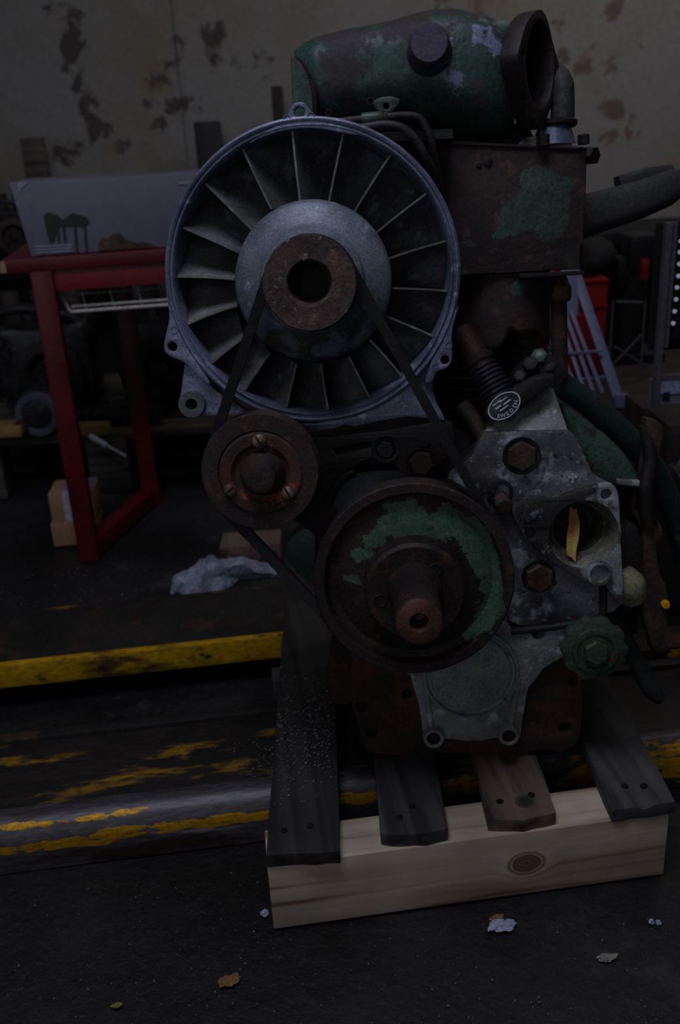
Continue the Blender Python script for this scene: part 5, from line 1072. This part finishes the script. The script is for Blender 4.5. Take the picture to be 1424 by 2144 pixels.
MB().box((.02, -.01, zt_ * .86), (.10, .12, zt_ * .28)).build('motor_head', M_sc[0], t, bevel=.02)
MB().box((-.035, -.01, zt_ * .7), (.05, .08, .10)).build('belt_cover', M_sc[0], t, bevel=.01)
MB().box((0, 0, .012), (.2, .16, .024)).build('base', M_sc[0], t)
q = W(1352, 566, 2.88); MB().box((q.x - t.location.x, -.085, q.z - gz), (.022, .03, .062)).build('red_switch', M_rc, t, 'red switch', bevel=.006)
M_thin = mat('thin_bar_grey', srgb(66, 64, 66), rough=.6, bump=.1)
tr = thing('folding_trestle', 'thin crossed metal trestle bars beside the lit cabinet', 'trestle', (0, 0, 0))
for (p_, q_) in (((1282, 765), (1345, 700)), ((1285, 725), (1355, 768)), ((1290, 632), (1345, 634))):
    MB().tube([W(p_[0], p_[1], 2.7), W(q_[0], q_[1], 2.7)], .004, 8, False).build('thin_bar', M_thin, tr)
for px_ in (1284, 1352):
    a = W(px_, 630, 2.7); MB().tube([a, (a.x, a.y, gz)], .004, 8, False).build('upright', M_thin, tr)
# lit cabinet
Yc = 2.15
a = W(1402, 466, Yc); b = W(1358, 866, Yc)
cb = thing('display_cabinet', 'grey metal cabinet with a column of small glowing dots at the right edge', 'cabinet', (b.x, Yc, b.z))
Hh = a.z - b.z
M_cab = mat('grey_lacquer', srgb(120, 122, 142), rough=.4, bump=.05, fine=.05)
M_cab2 = mat('brushed_edge', srgb(110, 106, 116), rough=.35, metal=.4, bump=.1)
MB().box((.013, .0, Hh * .5), (.014, .02, Hh)).build('frame_post', M_cab2, cb)
MB().box((.028, .004, Hh * .5 + .08), (.008, .02, Hh - .16)).build('frame_post', M_cab2, cb)
MB().box((.2, .01, .085), (.38, .02, .012)).build('frame_rail', M_cab2, cb)
MB().box((.2, .02, .038), (.38, .04, .076)).build('base_panel', M_cab, cb)
MB().box((.2, -.002, .062), (.37, .004, .030)).build('pale_strip', mat('pale_strip', srgb(150, 152, 184), rough=.5, bump=0), cb, 'pale strip')
MB().box((.2, .10, Hh * .5 + .06), (.36, .005, Hh - .14)).build('dark_back', M_black, cb)
q = W(1394, 828, Yc); MB().box((q.x - b.x, -.002, q.z - b.z), (.016, .006, .018)).build('keyhole_plate', M_black, cb)
M_dot = mat('glowing_dot', srgb(220, 222, 240), rough=.4, bump=0, emit=((.75, .78, 1, 1), .2))  # glow put into the dots, which stand in for backlit holes
for k, (x, y) in enumerate(((1426, 505), (1424, 528), (1423, 553), (1421, 578), (1418, 602), (1416, 627), (1413, 652), (1410, 677))):
    q = W(x, y, Yc + .03); MB().lathe([(-.004, 0), (-.003, .0035), (.0, .0048), (.004, .004)], (q.x - b.x, .03, q.z - b.z), (0, 1, 0), 12).build('lit_hole', M_dot, cb)
MB().box((.2, .045, Hh * .5 + .08), (.37, .008, Hh - .18)).build('dot_panel', M_dark, cb)
cs = thing('cabinet_stand', 'dark box carrying the lit cabinet at the right edge', 'box', (b.x, Yc - .01, 0))
MB().box((.25, .1, b.z / 2), (.5, .19, b.z - .002)).build('box_body', M_sc[2], cs, bevel=.003)
# pale torn sheet and brown lumps to the right of the hose
p = W(1400, 965, 1.85)
tag(MB().plate([(0, .0), (.012, .038), (.026, .046), (.05, .03), (.12, .02), (.12, -.05), (.03, -.06), (.018, -.03)], [], 0, .006, .001, Matrix.Translation((p.x - .008, 1.79, p.z)) @ Matrix.Rotation(R(14), 4, 'X')).build('aluminium_sheet', M_tcl, rough=.002), 'torn pale metal sheet leaning at the right edge', 'sheet metal')
t = thing('scrap_gearbox', 'brown and black scrap casting on the floor behind the hose at right', 'gearbox', (.80, 1.935, .002))
zz = W(1400, 890, 1.85).z
MB().box((0, -.0, zz / 2), (.22, .16, zz)).build('casting', M_sc[2], t, bevel=.03, rough=.012, sub=2, rscale=10)
for k in range(4): MB().cyl((-.10 + k * .06, -.1, zz * .8), (-.10 + k * .06, -.13, zz * .8), .012, .012, 6).build('bolt', M_sc[2], t)
